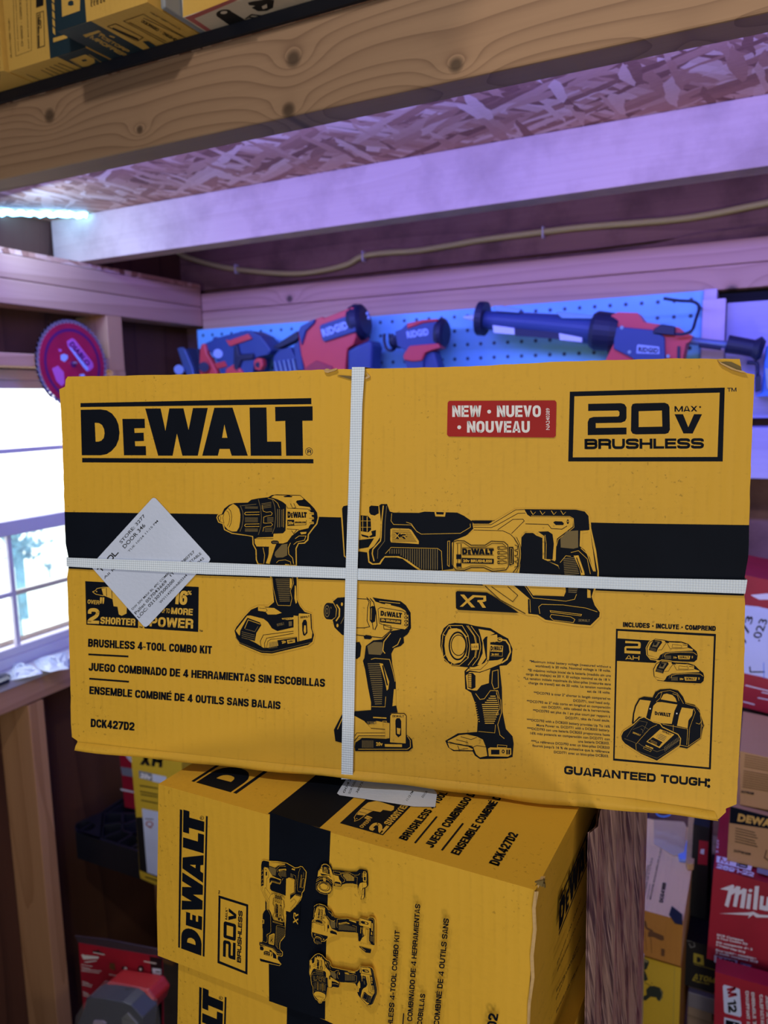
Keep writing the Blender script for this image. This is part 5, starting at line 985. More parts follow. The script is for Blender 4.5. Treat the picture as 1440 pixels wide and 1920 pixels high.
# caulking gun
t = thing('caulk_gun', 'orange and dark blue cordless caulking gun with a long barrel, rightmost on the pegboard', 'caulk gun', onY(1150, 640, 1.8))
rod(t, 'barrel', [(168, 192, 1.80), (400, 212, 1.80), (655, 240, 1.80)], [.0215, .0255, .0315], NAVY, C5, 24)
rod(t, 'collar', [(650, 238, 1.80), (668, 240, 1.80), (740, 247, 1.80), (768, 250, 1.80)], [.038, .0435, .042, .037], NAVY2, C5, 24)
rod(t, 'nozzle_flange', [(140, 185, 1.80), (170, 187, 1.80)], [.040, .040], NAVY2, C5, 24)
rod(t, 'nozzle', [(70, 180, 1.80), (138, 184, 1.80)], [.003, .010], mat('white_nozzle', (.5, .6, .8), .4), C5)
solid(t, 'barrel_window', '200,128 240,126 330,142 318,160 215,152', 1.777, .01, CLR, C5, .002); solid(t, 'barrel_window', '485,158 500,155 655,170 650,186 510,184', 1.772, .01, CLR, C5, .002)
for n_, tt, m_ in (('paper_label', '200,215 298,228 300,258 205,250', WHT), ('label_band', '300,228 500,248 500,278 300,262', NAVY2), ('paper_label', '498,250 605,258 602,292 502,282', WHT)): solid(t, n_, tt, 1.776, .008, m_, C5, .001)
solid(t, 'motor_housing', '735,170 765,157 852,160 882,202 950,212 1040,226 1066,250 1100,262 1090,288 1070,298 1056,368 1050,430 700,430 712,368 745,300', 1.772, .07, ORG, C5, .008)
gc = solid(t, 'gear_cover', '748,230 765,222 920,236 975,268 980,430 838,430 835,368 744,322', 1.764, .012, NAVY, C5, .003)
solid(t, 'clamp_block', '925,232 960,210 1022,220 1020,262 920,252', 1.758, .03, NAVY2, C5, .003); solid(t, 'vent', '1032,310 1045,310 1045,368 1030,368', 1.769, .01, NAVY2, C5, .001)
for x, y in ((782, 226), (816, 336), (990, 355), (970, 222), (1004, 225)): rod(t, 'screw', [(x, y, 1.762), (x, y, 1.77)], .004, STL, C5, 10)
badge(gc, 'badge', '850,308 855,302 950,312 952,345 848,342', 1.7635, 'RIDGID', (856, 334), (946, 340), 20, C5)
rod(t, 'push_rod', [(1085, 285, 1.80), (1262, 305, 1.80)], .008, STL, C5); rod(t, 'push_rod', [(1130, 305, 1.795), (1230, 318, 1.795)], .005, NAVY2, C5)
rod(t, 'pull_knob', [(1256, 300, 1.80), (1330, 312, 1.80), (1372, 320, 1.80), (1400, 322, 1.80), (1420, 326, 1.80)], [.019, .018, .018, .026, .018], NAVY2, C5, 20)
def hook(lbl, P, o, r=.0032):
    m = MB(); m.tube(smooth_path([onY(o[0]+x/o[2], o[1]+y/o[2], Y) for x, y, Y in P], 4), r, NAVY2, 8); return tag(m.build('pegboard_hook', smooth=True), lbl, 'hook', 'wire hooks on the pegboard')
hook('long black wire hook curving behind the caulking gun', [(970, 95, 1.78), (1040, 105, 1.79), (1105, 110, 1.79), (1130, 135, 1.79), (1115, 190, 1.77), (1098, 238, 1.752), (1060, 255, 1.75), (1022, 255, 1.75)], C5); 
m = MB(); m.tube([onY(840+1128/2.4, 520+135/2.4, 1.79), onY(840+1134/2.4, 520+138/2.4, 1.886)], .003, NAVY2, 8); tag(m.build('pegboard_hook'), 'short peg holding the long black hook to the board', 'hook')
hook('black bent hook beside the blue case at the right edge', [(1345, 384, 1.80), (1385, 386, 1.80), (1392, 398, 1.80), (1392, 450, 1.80), (1390, 480, 1.884)], C5, .004)
# nailer in the middle
t = thing('nail_gun', 'salmon orange nail gun with a dark end cap, second from the left on the pegboard', 'nail gun', onY(640, 640, 1.8))
solid(t, 'housing', '612,262 625,235 700,200 725,190 740,195 878,142 886,170 892,230 893,290 880,325 850,345 842,440 838,560 660,560 648,450 628,375', 1.765, .075, ORG, C4, .009)
gi = solid(t, 'grip_inset', '715,240 722,228 868,178 880,190 892,262 740,312 728,300', 1.758, .012, NAVY, C4, .003); badge(gi, 'badge', None, 1.757, 'RIDGID', (735, 286), (858, 244), 34, C4, m2=LBL)
solid(t, 'front_cover', '612,262 625,235 695,200 690,220 650,260 628,330', 1.758, .02, NAVY, C4, .004)
ec = rod(t, 'end_cap', [(885, 222, 1.80), (905, 217, 1.80), (928, 212, 1.80), (940, 209, 1.80)], [.044, .047, .044, .034], NAVY2, C4, 32)
for x, y in ((946, 175), (952, 195)): rod(ec, 'vent_hole', [(x, y, 1.784), (x+7, y, 1.784)], .005, LBL, C4, 10)
solid(t, 'handle', '850,352 880,335 962,300 972,330 968,440 975,560 850,560', 1.77, .06, NAVY, C4, .008)
solid(t, 'nose', '490,335 520,315 608,258 618,290 600,306 515,345', 1.775, .03, NAVY2, C4, .003); solid(t, 'bracket', '590,330 618,300 630,380 642,450 610,450', 1.772, .05, NAVY, C4, .004)
solid(t, 'shadow_recess', '640,440 700,400 780,430 770,560 650,560', 1.762, .01, mat('shaded_red_plastic', (.35, .03, .05), .5), C4, .003)  # darker red plate paints the shade of the recess
# magazine / battery pack between saw and nailer
solid(t, 'magazine', '492,380 520,348 575,335 600,380 618,450 625,560 492,560', 1.785, .05, NAVY, C4, .005)
for i in range(5): solid(t, 'magazine_rib', '%d,%d %d,%d %d,%d %d,%d' % (495+i*22, 405-i*3, 505+i*22, 404-i*3, 520+i*22, 460, 508+i*22, 460), 1.779, .01, STL, C4, .001)
# circular saw
t = thing('circular_saw', 'dark blue and orange cordless circular saw, leftmost on the pegboard', 'circular saw', onY(420, 660, 1.8))
solid(t, 'motor_housing', '150,335 165,318 200,302 205,285 222,292 260,280 360,256 385,258 430,280 455,310 485,352 470,372 405,388 400,420 395,470 370,560 260,560 240,460 220,400 190,360', 1.77, .07, NAVY, C4, .008)
solid(t, 'stripe', '264,300 280,304 372,272 390,296 285,332', 1.764, .01, ORG, C4, .002)
solid(t, 'guard', '138,345 148,318 165,320 175,370 195,400 222,455 225,560 150,560 135,440', 1.762, .02, ORG, C4, .005)
for i in range(4): solid(t, 'vent', '%d,%d %d,%d %d,%d %d,%d' % (212+i*12, 415-i*3, 220+i*12, 412-i*3, 234+i*12, 436-i*3, 226+i*12, 442-i*3), 1.7655, .01, ORG, C4, .001)
solid(t, 'lower_handle', '265,440 300,420 320,425 350,460 350,560 250,560', 1.764, .03, ORG, C4, .004); solid(t, 'rear_handle', '300,335 320,320 330,370 400,365 395,395 340,400 320,460 300,440', 1.762, .03, NAVY2, C4, .006)
tr = solid(t, 'trigger_ring', '400,400 420,388 440,392 445,425 430,450 405,445 398,420', 1.764, .02, ORG, C4, .004); rod(tr, 'ring_hole', [(420, 422, 1.761), (420, 422, 1.77)], .0075, NAVY2, C4, 16)
rod(t, 'lock_knob', [(228, 368, 1.762), (228, 368, 1.775)], .013, LBL, C4, 20); rod(t, 'adjust_knob', [(160, 432, 1.745), (160, 432, 1.765)], .014, NAVY2, C4, 20)
solid(t, 'base_plate', '30,342 52,336 68,350 105,440 112,480 80,480 62,440', 1.79, .012, STL, C4, .002); solid(t, 'blade_guard', '75,340 130,345 140,400 145,480 112,480 100,420', 1.80, .02, NAVY2, C4, .003); rod(t, 'depth_knob', [(40, 445, 1.77), (40, 445, 1.79)], .014, STL, C4, 16)
# small impact wrench
t = thing('impact_wrench', 'small dark blue and orange impact wrench with a hook, between nail gun and caulking gun', 'impact wrench', onY(790, 650, 1.8))
rod(t, 'nose', [(1062, 318, 1.80), (1080, 312, 1.80), (1090, 290, 1.80)], [.012, .022, .024], NAVY2, C4, 20)
mh = solid(t, 'motor_housing', '1080,262 1110,250 1138,222 1210,205 1280,200 1284,230 1284,318 1265,345 1230,352 1220,400 1215,480 1150,480 1118,380 1130,350 1090,330', 1.772, .06, NAVY, C4, .008)
solid(t, 'orange_band', '1138,222 1215,205 1285,200 1284,212 1215,220 1140,248', 1.768, .06, ORG, C4, .003); solid(t, 'orange_lower', '1120,375 1150,330 1290,318 1300,340 1262,350 1225,365 1212,400 1160,405 1122,398', 1.766, .04, ORG, C4, .004)
badge(mh, 'badge', None, 1.7715, 'RIDGID', (1140, 292), (1245, 276), 30, C4, m2=LBL)
rod(t, 'rear_cap', [(1290, 272, 1.80), (1306, 272, 1.80), (1322, 271, 1.80), (1330, 271, 1.80)], [.035, .038, .036, .028], NAVY2, C4, 26)
solid(t, 'handle', '1168,350 1270,352 1292,430 1298,560 1180,560 1170,440', 1.778, .045, NAVY, C4, .007)
hook('black wire hook curling in front of the small impact wrench', [(1030, 272, 1.78), (1030, 310, 1.78), (1042, 345, 1.78), (1065, 352, 1.78), (1080, 342, 1.80)], C4, .004)
# blue case at the right edge
BLU = mat('bright_blue_plastic', (.05, .20, .72), .4)
t = thing('tool_case', 'bright blue plastic case edge hanging at the right side of the pale board', 'case', onY(1440, 740, 1.8))
solid(t, 'body', '1436,648 1500,640 1500,742 1415,744 1428,735', 1.80, .08, BLU, (0, 0, 1), .004); solid(t, 'lower_bracket', '1415,706 1427,702 1426,733 1416,736', 1.79, .02, NAVY2, (0, 0, 1), .002); solid(t, 'ribbed_edge', '1434,690 1444,690 1444,728 1438,730', 1.792, .01, STL, (0, 0, 1), .001)
# ------------------------------------------------------------------ cartons to the right behind the stack
TANB = card('tan_carton', (.86, .60, .28), 0, dark=.08, speck=False); ORGB = card('shaded_deep_amber_carton', (.45, .20, .035), 0, dark=.08, speck=False); YB2 = card('bright_yellow_carton', (.62, .42, .03), 0, dark=.05, speck=False); BLKC = mat('black_carton', (.006, .006, .008), .5); BEI = card('beige_carton', (.60, .52, .36), 0, dark=.08); BRN = card('brown_carton', (.48, .27, .11), 0, dark=.08, speck=False)
def pbox(name, lbl, cat, t, Y, depth, mt, group=None, side=None):
    a = [float(u) for u in t.replace(',', ' ').split()]; P = [onY(x, y, Y) for x, y in zip(a[::2], a[1::2])]; c = sum(P, Vector())/len(P)
    th = thing(name, lbl, cat, (c.x, Y+depth/2, min(p.z for p in P)), group); m = MB(); m.prism(P, (0, depth, 0), mt, side=side)
    return th, m, P
G1 = 'cartons on the floor shelves at the right'
th, m, P = pbox('grinder_box', 'opened tan carton with torn lid and vertical print, right of the wrapped stack', 'box', '1140,1689 1183,1700 1281,1727 1276,1812 1187,1785 1140,1771', 1.25, .30, ORGB, G1, side=TANB)  # front is a darker amber than the lid: its shade is in the colour
zt_ = P[1].z; q = Pr(m, Vector((0, 0, zt_)), (0, 0, 1), lay=2, eps=5e-5).at(1160, 1500, 4.571)
q.text(INKB, 'DCG418B', (378, 880), (408, 712), 32, .03); q.line(INKB, '168,820 200,690', 3); q.line(INKB, '245,850 270,720', 3)
for a, b_, tx in (((140, 812), (222, 450), '4-1/2 IN. SMALL ANGLE GRINDER'), ((200, 832), (260, 560), 'ESMERILADORA ANGULAR'), ((222, 832), (292, 500), 'PEQUEÑA DE 4-1/2 PULG'), ((275, 855), (375, 392), 'MEULEUSE ANGULAIRE DE 4-1/2 PO')): q.text(INKB, tx, a, b_, 13, .012)
q.ell(mat('blue_ring_print', (.10, .35, .75), .4), 385, 108, 70, 42, hole=(58, 30))
f = Pr(m, Vector((0, 1.25, 0)), (0, 1, 0), lay=2, eps=5e-5).at(1160, 1500, 4.571); DK = mat('faded_dark_print', (.12, .05, .015), .6)
f.fill(DK, '158,1010 180,1005 235,1040 245,1090 300,1120 280,1130 235,1105 215,1070'); f.fill(DK, '252,1128 280,1122 385,1165 390,1200 365,1205 300,1175 250,1172'); f.fill(DK, '365,1270 395,1280 392,1340 362,1335')
for i in range(3): f.line(DK, [(180+i*45, 1110+i*20), (195+i*45, 1270+i*20)], 4)
m.build('carton', th)
def flat(par, name, t, z, h, mt, o=(1160, 1500, 4.571), lab=None, tilt=0):
    a = [float(u) for u in t.replace(',', ' ').split()]; P = [onZ(o[0]+x/o[2], o[1]+y/o[2], z) for x, y in zip(a[::2], a[1::2])]; mm = MB(); mm.prism([p+Vector((0, 0, h)) for p in P], (0, 0, -h), mt); r = mm.build(name, par)
    if lab: r['label'] = lab
    return r
flat(th, 'lid_flap', '110,905 160,500 240,60 600,60 590,340 520,540 445,960 430,985 400,985', zt_, .004, TANB, lab='printed lid flap') if False else None
flat(th, 'open_gap', '455,912 545,985 548,1075 480,1060 432,985', zt_, .0012, BLKC, lab='dark gap under the lid'); flat(th, 'torn_flap', '600,150 640,170 695,235 640,600 590,600 575,560 590,300', zt_, .012, RAW, lab='torn upturned cardboard flap')
BLT_ = mat('blue_tape', (.22, .36, .80), .35); flat(th, 'tape_scrap', '580,370 625,405 590,420 600,540 520,530 510,490 560,470', zt_, .006, BLT_, lab='blue tape scrap'); flat(th, 'clear_tape', '300,170 560,190 580,230 560,470 470,480 300,380', zt_, .0008, mat('glossy_clear_tape', (.60, .44, .26), .12, spec=.8, bump=.5, bscale=40), lab='glossy strip of packing tape')
zg_ = min(p.z for p in P)
th, m, P = pbox('trimmer_box', 'bright yellow carton with a string trimmer picture, low beside the wrapped stack', 'box', '1120,1767 1187,1788 1277,1815 1270,2010 1120,1960', 1.252, .30, YB2, G1, side=ORGB)
f = Pr(m, Vector((0, 1.252, 0)), (0, 1, 0), lay=2, eps=5e-5).at(1180, 1740, 5.538); DG = mat('dark_green_black_print', (.02, .03, .02), .5); OL = mat('olive_print', (.24, .22, .09), .5)
f.fill(DG, '62,330 75,300 105,284 200,340 205,365 180,425 150,440 118,432 70,370'); f.fill(OL, '85,300 105,290 195,342 190,362 160,352 90,315'); f.line(DG, '125,420 160,490 175,545 200,580 235,585', 40); f.fill(YB2, '155,560 190,535 230,560 235,600 180,612'); f.line(DG, '160,565 225,600', 6)
f.fill(DG, '175,640 205,605 260,600 320,620 350,665 345,720 315,760 290,745 280,720 220,712 170,755 140,745 135,715 180,690'); f.line(OL, '320,630 345,690 318,755', 8)
f.text(INKB, 'TRIMMER', (60, 1010), (75, 880), 18, .03); f.text(INKB, '20 FT 1/2 IN', (95, 1030), (112, 805), 16, .03); f.line(OL, '470,400 455,1100', 3)
for v in m.v: v.z = min(v.z, zg_-.001)
m.build('carton', th)
th, m, P = pbox('small_box', 'beige carton corner at the bottom edge, against the wrapped stack', 'box', '1135,1867 1172,1877 1187,1882 1186,2010 1135,2000', 1.12, .12, BEI, G1)
for v in m.v:
    if v.z < -1.02: v.z = -1.145
m.build('carton', th)
th, m, P = pbox('blue_box', 'narrow blue carton standing behind the opened tan carton', 'box', '1170,1440 1213,1450 1205,1600 1170,1590', 1.56, .08, BLU, G1); m.build('carton', th)
# black cartons and shelf
ZS = onY(1283, 1846, 1.35).z
th, m, P = pbox('combo_drill_box', 'black carton with yellow lettering under the red carton', 'box', '1287,1762 1560,1838 1560,1935 1283,1846', 1.35, .30, BLKC, G1)
f = Pr(m, Vector((0, 1.35, 0)), (0, 1, 0), lay=2, eps=5e-5).at(1180, 1740, 5.538); YI = mat('dull_yellow_ink', (.38, .30, .03), .5)
f.fill(YI, '668,258 770,285 775,388 665,358', ['700,300 725,300 745,325 740,350 715,360 700,350']); f.line(YI, '668,372 900,440', 5); f.text(YI, 'ATOMIC', (660, 525), (960, 590), 56, .05, up=(.25, -1)); f.fill(YI, '655,528 690,536 685,552 655,545'); f.text(YI, 'COMPACT SERIES', (690, 560), (830, 590), 16, .02); f.text(YI, '20V MAX', (945, 460), (1250, 530), 24, .04)
f.line(mat('torn_paper_edge', (.2, .2, .2), .8), '600,130 670,115 680,190 640,200 620,160', 8); ztop = P[0].z
for v in m.v:
    v.z = min(v.z, ztop)
    v.z = max(v.z, ZS-.001) if v.z < ZS-.001 else v.z
m.build('carton', th)
def clampz(m, z0):
    for v in m.v: v.z = max(v.z, z0)
th, m, P = pbox('tall_black_box', 'tall narrow black carton with a yellow mark, left of the red carton', 'box', '1300,1545 1330,1552 1322,1768 1290,1760', 1.42, .14, BLKC, G1)
clampz(m, ztop+.001); f = Pr(m, Vector((0, 1.42, 0)), (0, 1, 0), lay=2, eps=5e-5); f.fill(YI, '1309,1723 1314,1725 1316,1744 1305,1742'); f.fill(MRED, '1311,1575 1328,1578 1326,1622 1308,1620'); f.fill(WHT, '1314,1592 1321,1592 1320,1602 1313,1600'); m.build('carton', th)
SHW = wood('grey_shelf_wood', (.30, .22, .17), (.14, .09, .06), 'x', seed=4); PLS = mat('grey_shelf_edge', (.17, .16, .19), .5)
th = thing('storage_shelf', 'low wooden shelf with a grey front edge carrying the black carton', 'shelf', (0, 1.6, ZF)); 
ZS -= .002; MB().box((-.084, 1.352, ZS-.0225), (.6, 1.89, ZS-.0005), SHW).build('shelf_board', th); MB().box((-.084, 1.338, ZS-.030), (.6, 1.3515, ZS-.0005), PLS).build('front_edge', th, bevel=.002)
for x in (-.084, .55):
    for y in (1.355, 1.85): MB().box((x, y, ZF), (x+.04, y+.04, ZS-.023), SHW).build('leg', th)
MB().box((-.06, 1.36, ZF+.05), (.545, 1.375, ZS-.06), SHW).build('front_panel', th)
# red cartons
th, m, P = pbox('red_drill_kit_box', 'large red carton with white script lettering on the right', 'box', '1338,1628 1560,1690 1560,1890 1325,1797', 1.30, .28, MRED, G1)
for v in m.v: pass
for v in m.v: v.z = max(v.z, ztop+.001)
zr = P[0].z; dz_ = ztop-min(p.z for p in P)
f = Pr(m, Vector((0, 1.30, 0)), (0, 1, 0), lay=2, eps=5e-5).at(1100, 1380, 3.556)
f.fill(WHT2, '890,1020 975,990 985,1000 980,1020 1000,1000 1025,1005 1022,1030 1045,1015 1068,1022 1050,1150 1022,1145 1035,1050 1015,1060 1000,1140 975,1135 990,1045 965,1060 945,1142 920,1130 945,1030')
f.fill(WHT2, '1075,1050 1100,1055 1088,1155 1062,1150'); f.ell(WHT2, 1092, 1030, 13, 11); f.fill(WHT2, '1122,1000 1150,1000 1135,1160 1108,1155'); f.fill(WHT2, '1158,1065 1182,1068 1175,1130 1195,1132 1202,1072 1225,1075 1218,1135 1240,1140 1245,1080 1270,1082 1255,1170 1190,1165 1150,1155')
f.text(WHT2, 'aukee', (1275, 1170), (1520, 1200), 80, .06); f.fill(WHT2, '885,1182 1080,1175 1112,1170 1150,1190 1560,1215 1130,1208 1110,1190 1075,1215 1085,1195')
for i, (x0, y0, x1, y1, tx) in enumerate(((868, 1330, 1045, 1368, 'M18 Compact'), (868, 1350, 1072, 1393, '2-Tool Combo Kit'), (864, 1378, 1105, 1428, 'Kit compacto de 2'), (862, 1395, 1055, 1448, 'herramientas M18'), (860, 1430, 1130, 1490, 'Ensemble combine'), (858, 1448, 1140, 1512, '2 outils compacts M18'))): f.text(WHT2, tx, (x0, y0), (x1, y1), 13, .03)
f.fill(WHT2, '852,1458 1006,1495 1000,1545 850,1505'); f.text(MRED, 'M', (862, 1500), (910, 1512), 34, .06); f.text(INKB, '18', (914, 1516), (985, 1532), 36, .07); f.fill(GTAPE, '1025,1505 1100,1525 1096,1565 1020,1548'); f.text(WHT2, '52', (1035, 1545), (1088, 1556), 28, .05)
q = Pr(m, Vector((0, 0, zr)), (0, 0, 1), lay=2, eps=5e-5).at(1100, 1380, 3.556)
q.fill(WHT2, '868,800 1108,850 1095,900 865,842'); q.text(MRED, 'M', (885, 840), (950, 855), 34, .06); q.text(INKB, '18', (965, 862), (1070, 885), 36, .07); q.text(WHT2, '2691-22', (865, 880), (1112, 940), 28, .06); q.fill(GTAPE, '1138,878 1240,905 1240,940 1135,912'); q.text(WHT2, '2 KIT', (875, 782), (884, 690), 14, .01)
m.build('carton', th)
Yb_ = onZ(1363, 1614, zr).y
th, m, P = pbox('brown_box', 'brown carton with a black top band and yellow lettering, on the large red carton', 'box', '1369,1512 1560,1560 1560,1668 1363,1614', Yb_, .20, BRN, G1)
for v in m.v: v.z = max(v.z, zr+.0005)
f = Pr(m, Vector((0, Yb_, 0)), (0, 1, 0), lay=2, eps=5e-5).at(1270, 1360, 3.43)
f.fill(INK, '340,520 990,688 990,790 583,665 335,628'); _pt_text(f, TAN, 'DEWALT', (385, 612), (680, 668), 44, .05)
for i in range(6): f.line(INKB, [(375-i*1, 660+i*17), (520+(i % 3)*8-20, 690+i*18)], 5)
f.text(INKB, 'DCF809B', (362, 812), (470, 836), 15, .03); f.line(DK, '575,800 560,850 590,870', 8); m.build('carton', th); zb2 = onY(1369, 1512, Yb_).z
th, m, P = pbox('brown_box', 'brown carton covered in small print, topmost of the pile at the right edge', 'box', '1387,1408 1560,1448 1560,1556 1387,1517', Yb_+.012, .18, BRN, G1)
for v in m.v: v.z = max(v.z, zb2+.0008)
f = Pr(m, Vector((0, Yb_+.012, 0)), (0, 1, 0), lay=2, eps=5e-5).at(1270, 1360, 3.43)
for i in range(15):
    if i != 6: f.line(DK, [(435-i*1.2, 190+i*14.5), (620, 225+i*14.5)], 5)
f.text(INKB, 'DCF809B', (410, 432), (492, 446), 15, .03); m.build('carton', th)
# M12 carton
th, m, P = pbox('heated_gear_box', 'flat red carton with sideways white lettering, bottom right corner', 'box', '1341,1822 1560,1884 1560,2040 1336,2040', 1.245, .035, MRED, G1)
f = Pr(m, Vector((0, 1.245, 0)), (0, 1, 0), lay=2, eps=5e-5).at(1180, 1740, 5.538)
f.fill(WHT, '985,588 1135,628 1148,640 1165,905 1152,925 1000,885 985,870 970,605'); f.text(MRED, 'M', (1010, 628), (1030, 722), 92, .07); f.text(INKB, '12', (1018, 750), (1030, 880), 90, .09)
f.fill(WHT, '985,925 1150,965 1165,980 1165,1300 985,1300'); f.fill(INK, '1000,950 1145,985 1145,1290 1000,1290'); f.text(WHT, '12', (1015, 990), (1020, 1120), 90, .06)
f.text(WHT2, 'ENSEMBLE DE VESTE', (1265, 665), (1300, 1210), 34, .06); f.text(WHT2, 'CHAUFFANT AVEC', (1205, 652), (1225, 1100), 34, .06); f.text(WHT2, 'JUEGO DE CHAMARRA', (1412, 700), (1440, 1200), 34, .06); f.text(WHT2, 'CALEFACTABLE', (1350, 690), (1372, 1080), 34, .06)
m.build('carton', th)
# red carton with inventory label on the wall shelf
zsh = onY(1390, 1325, 1.55).z
th, m, P = pbox('battery_box', 'magenta red carton with a large white number label, right edge by the strap end', 'box', '1380,1075 1397,1078 1560,1113 1560,1368 1390,1325 1370,1320', 1.55, .2, MRED, G1)
f = Pr(m, Vector((0, 1.55, 0)), (0, 1, 0), lay=2, eps=5e-5).at(1380, 840, 3.43)
f.fill(WHT, '40,1010 140,1020 320,1060 320,1520 180,1475 40,1445'); f.text(INKB, '001.773', (105, 1390), (95, 1090), 60, .02, up=(-.1, -1)) if False else None
f.text(INKB, '773', (60, 1265), (112, 1085), 46, .012, up=(-1, -.2)); f.text(INKB, '.023', (150, 1245), (205, 1105), 52, .012, up=(-1, -.2)); f.text(INKB, '1', (95, 1440), (88, 1400), 90, .04, up=(1, .1)) if False else f.line(INKB, '88,1405 92,1440 185,1440', 9)
f.line(BLU, '178,1380 180,1480', 5); f.fill(WHT2, '95,945 200,935 320,960 320,975 150,975 110,955'); f.line(WHT2, '60,1525 320,1590', 7); f.line(WHT2, '45,1630 120,1650', 7); f.line(WHT2, '165,1570 260,1590', 6); f.line(WHT2, '140,1605 260,1630', 6)
m.build('carton', th)
for v in (): pass
zlo = onY(1370, 1320, 1.55).z; z3 = min(p.z for p in P)
tag(MB().box((-.06, 1.54, z3-.02), (.6, 1.895, z3-.0005), mat('dark_shelf_board', (.08, .045, .04), .7)).build('wall_shelf'), 'dark wall shelf under the magenta red carton', 'shelf')
# ------------------------------------------------------------------ left: plastic shelf and packages
PLA = mat('black_plastic', (.012, .014, .02), .45, spec=.5)
YS_ = 1.30; zs = onY(142, 1560, YS_).z; xs0 = onY(142, 1560, YS_).x
th = thing('plastic_shelf', 'black ribbed plastic shelf with a round post hole, below the window', 'shelf', (xs0+.3, 1.6, zs-.09))
q5 = (140, 1400, 6.4); hz = .062
m = MB(); cc = lambda x, y: onZ(140+x/6.4, 1400+y/6.4, zs)
hole = [cc(130+115*math.cos(a), 950+58*math.sin(a)) for a in [2*math.pi*i/24 for i in range(24)]]
outl = [cc(*p) for p in ((8, 1010), (0, 960), (20, 915), (90, 880), (350, 770), (340, 880), (318, 1085), (290, 1120), (150, 1070))]
m.poly(outl, PLA, [hole]); low = [Vector((p.x, p.y, zs-hz)) for p in hole]; n = 24; m.add(hole+low, [(i, (i+1) % n, n+(i+1) % n, n+i) for i in range(n)], PLA); m.poly(low, PLA)
m.build('corner_plate', th)
fl_ = [(8, 1015), (300, 1120), (760, 1275), (2300, 1800)]
F_ = [onY(140+x/6.4, 1400+y/6.4, YS_) for x, y in fl_]; m = MB(); bot2 = [Vector((p.x, p.y, zs-hz-.012+.0*i)) for i, p in enumerate(F_)]; topf = [Vector((p.x, p.y, zs)) for p in F_]
m.prism(topf+bot2[::-1], (0, .008, 0), PLA); m.build('front_wall', th, bevel=.001)
m = MB().box((xs0, YS_+.008, zs-hz), (xs0+.006, 1.88, zs-.0005), PLA); m.build('side_wall', th)
m = MB().box((xs0, YS_+.008, zs-hz-.008), (F_[-1].x, 1.89, zs-hz), PLA); m.build('floor_panel', th)
for a, b_ in (((350, 795), (1400, 800)), ((340, 935), (570, 905)), ((575, 800), (570, 1000)), ((570, 1000), (340, 1085)), ((570, 1000), (760, 1065)), ((580, 930), (760, 870)), ((520, 1150), (700, 1045)), ((700, 1045), (1200, 1250)), ((690, 1200), (800, 1150)), ((350, 790), (318, 1085)), ((350, 770), (620, 590))):
    p0, p1 = cc(*a), cc(*b_); d = (p1-p0).normalized(); s = Vector((-d.y, d.x, 0))*.0035; m = MB(); m.prism([p0+s, p1+s, p1-s, p0-s], (0, 0, -.03), PLA); m.build('rib', th)
YP = YS_-.055
th2, m, P = pbox('yellow_package', 'yellow and black blister package with a white label, hanging over the black shelf', 'package', '245,1405 340,1398 345,1675 296,1661 264,1647 262,1640 255,1530', YP, .054, YB2)
f = Pr(m, Vector((0, YP, 0)), (0, 1, 0), lay=2, eps=5e-5).at(140, 1400, 6.4)
f.fill(INKB, '738,848 800,845 1300,1010 1300,1680 870,1520 780,1482'); f.fill(WHT, '808,740 1300,840 1300,1660 870,1508'); f.text(INKB, 'XR', (780, 215), (1050, 250), 150, .07); f.fill(GTAPE, '768,285 930,320 930,415 775,375'); f.fill(WHT, '932,325 1100,360 1100,455 935,415'); f.text(WHT2, '20v', (785, 365), (915, 395), 50, .04)
for i, (y0, y1) in enumerate(((465, 500), (535, 575), (570, 605), (640, 680))): f.line(INKB, [(780+i*6, y0), (1000, y1)], 12)
f.text(RED, 'Q', (850, 955), (940, 968), 70, .0); f.line(INKB, '845,862 950,872', 8); f.line(INKB, '850,1560 1100,1640', 14); m.build('card', th2)
pr_ = onZ(234, 1513, zs); 
th2, m, P = pbox('red_package', 'red package behind the yellow blister package on the black shelf', 'package', '222,1395 262,1390 262,1519 234,1513', pr_.y, .05, MRED)
f = Pr(m, Vector((0, pr_.y, 0)), (0, 1, 0), lay=2, eps=5e-5).at(140, 1400, 6.4); f.fill(GTAPE, '550,240 700,265 700,365 570,340'); f.fill(WHT2, '550,500 710,535 712,555 555,525'); f.fill(WHT2, '580,60 690,90 690,200 640,150'); m.build('card', th2)
# blister pack low left
YM = 1.02
th, m, P = pbox('blister_pack', 'red hanging blister pack with a red and black tool, bottom left corner', 'blister pack', '147,1768 293,1793 303,1800 306,2010 165,2010', YM, .004, MRED)
f = Pr(m, Vector((0, YM, 0)), (0, 1, 0), lay=2, eps=6e-5).at(130, 1740, 7.58)
f.fill(BLKC, '-20,150 130,215 1240,400 1330,430 1330,360 1250,310 600,200 100,130' if False else '1140,400 1320,430 1320,1500 1230,1500 1190,900'); f.fill(BLKC, '330,322 345,318 395,325 410,300 430,330 510,372 505,382 345,350'); f.fill(WHT2, '335,340 505,372 500,384 340,352'); f.fill(WHT2, '1060,465 1240,498 1235,512 1062,480')
f.fill(WHT2, '172,380 200,372 215,385 250,385 420,405 415,435 200,445'); f.fill(WHT2, '200,480 400,455 380,470 260,490'); 
for y0, x1 in ((515, 330), (550, 300), (580, 460), (605, 430), (755, 280), (780, 330), (805, 320), (900, 270), (925, 300), (950, 290)): f.line(WHT2, [(170+(y0-515)*.07, y0), (x1, y0+30)], 9)
f.text(WHT2, 'WOOD, PLASTIC, DRYWALL, METAL', (565, 662), (1125, 750), 16, .03)
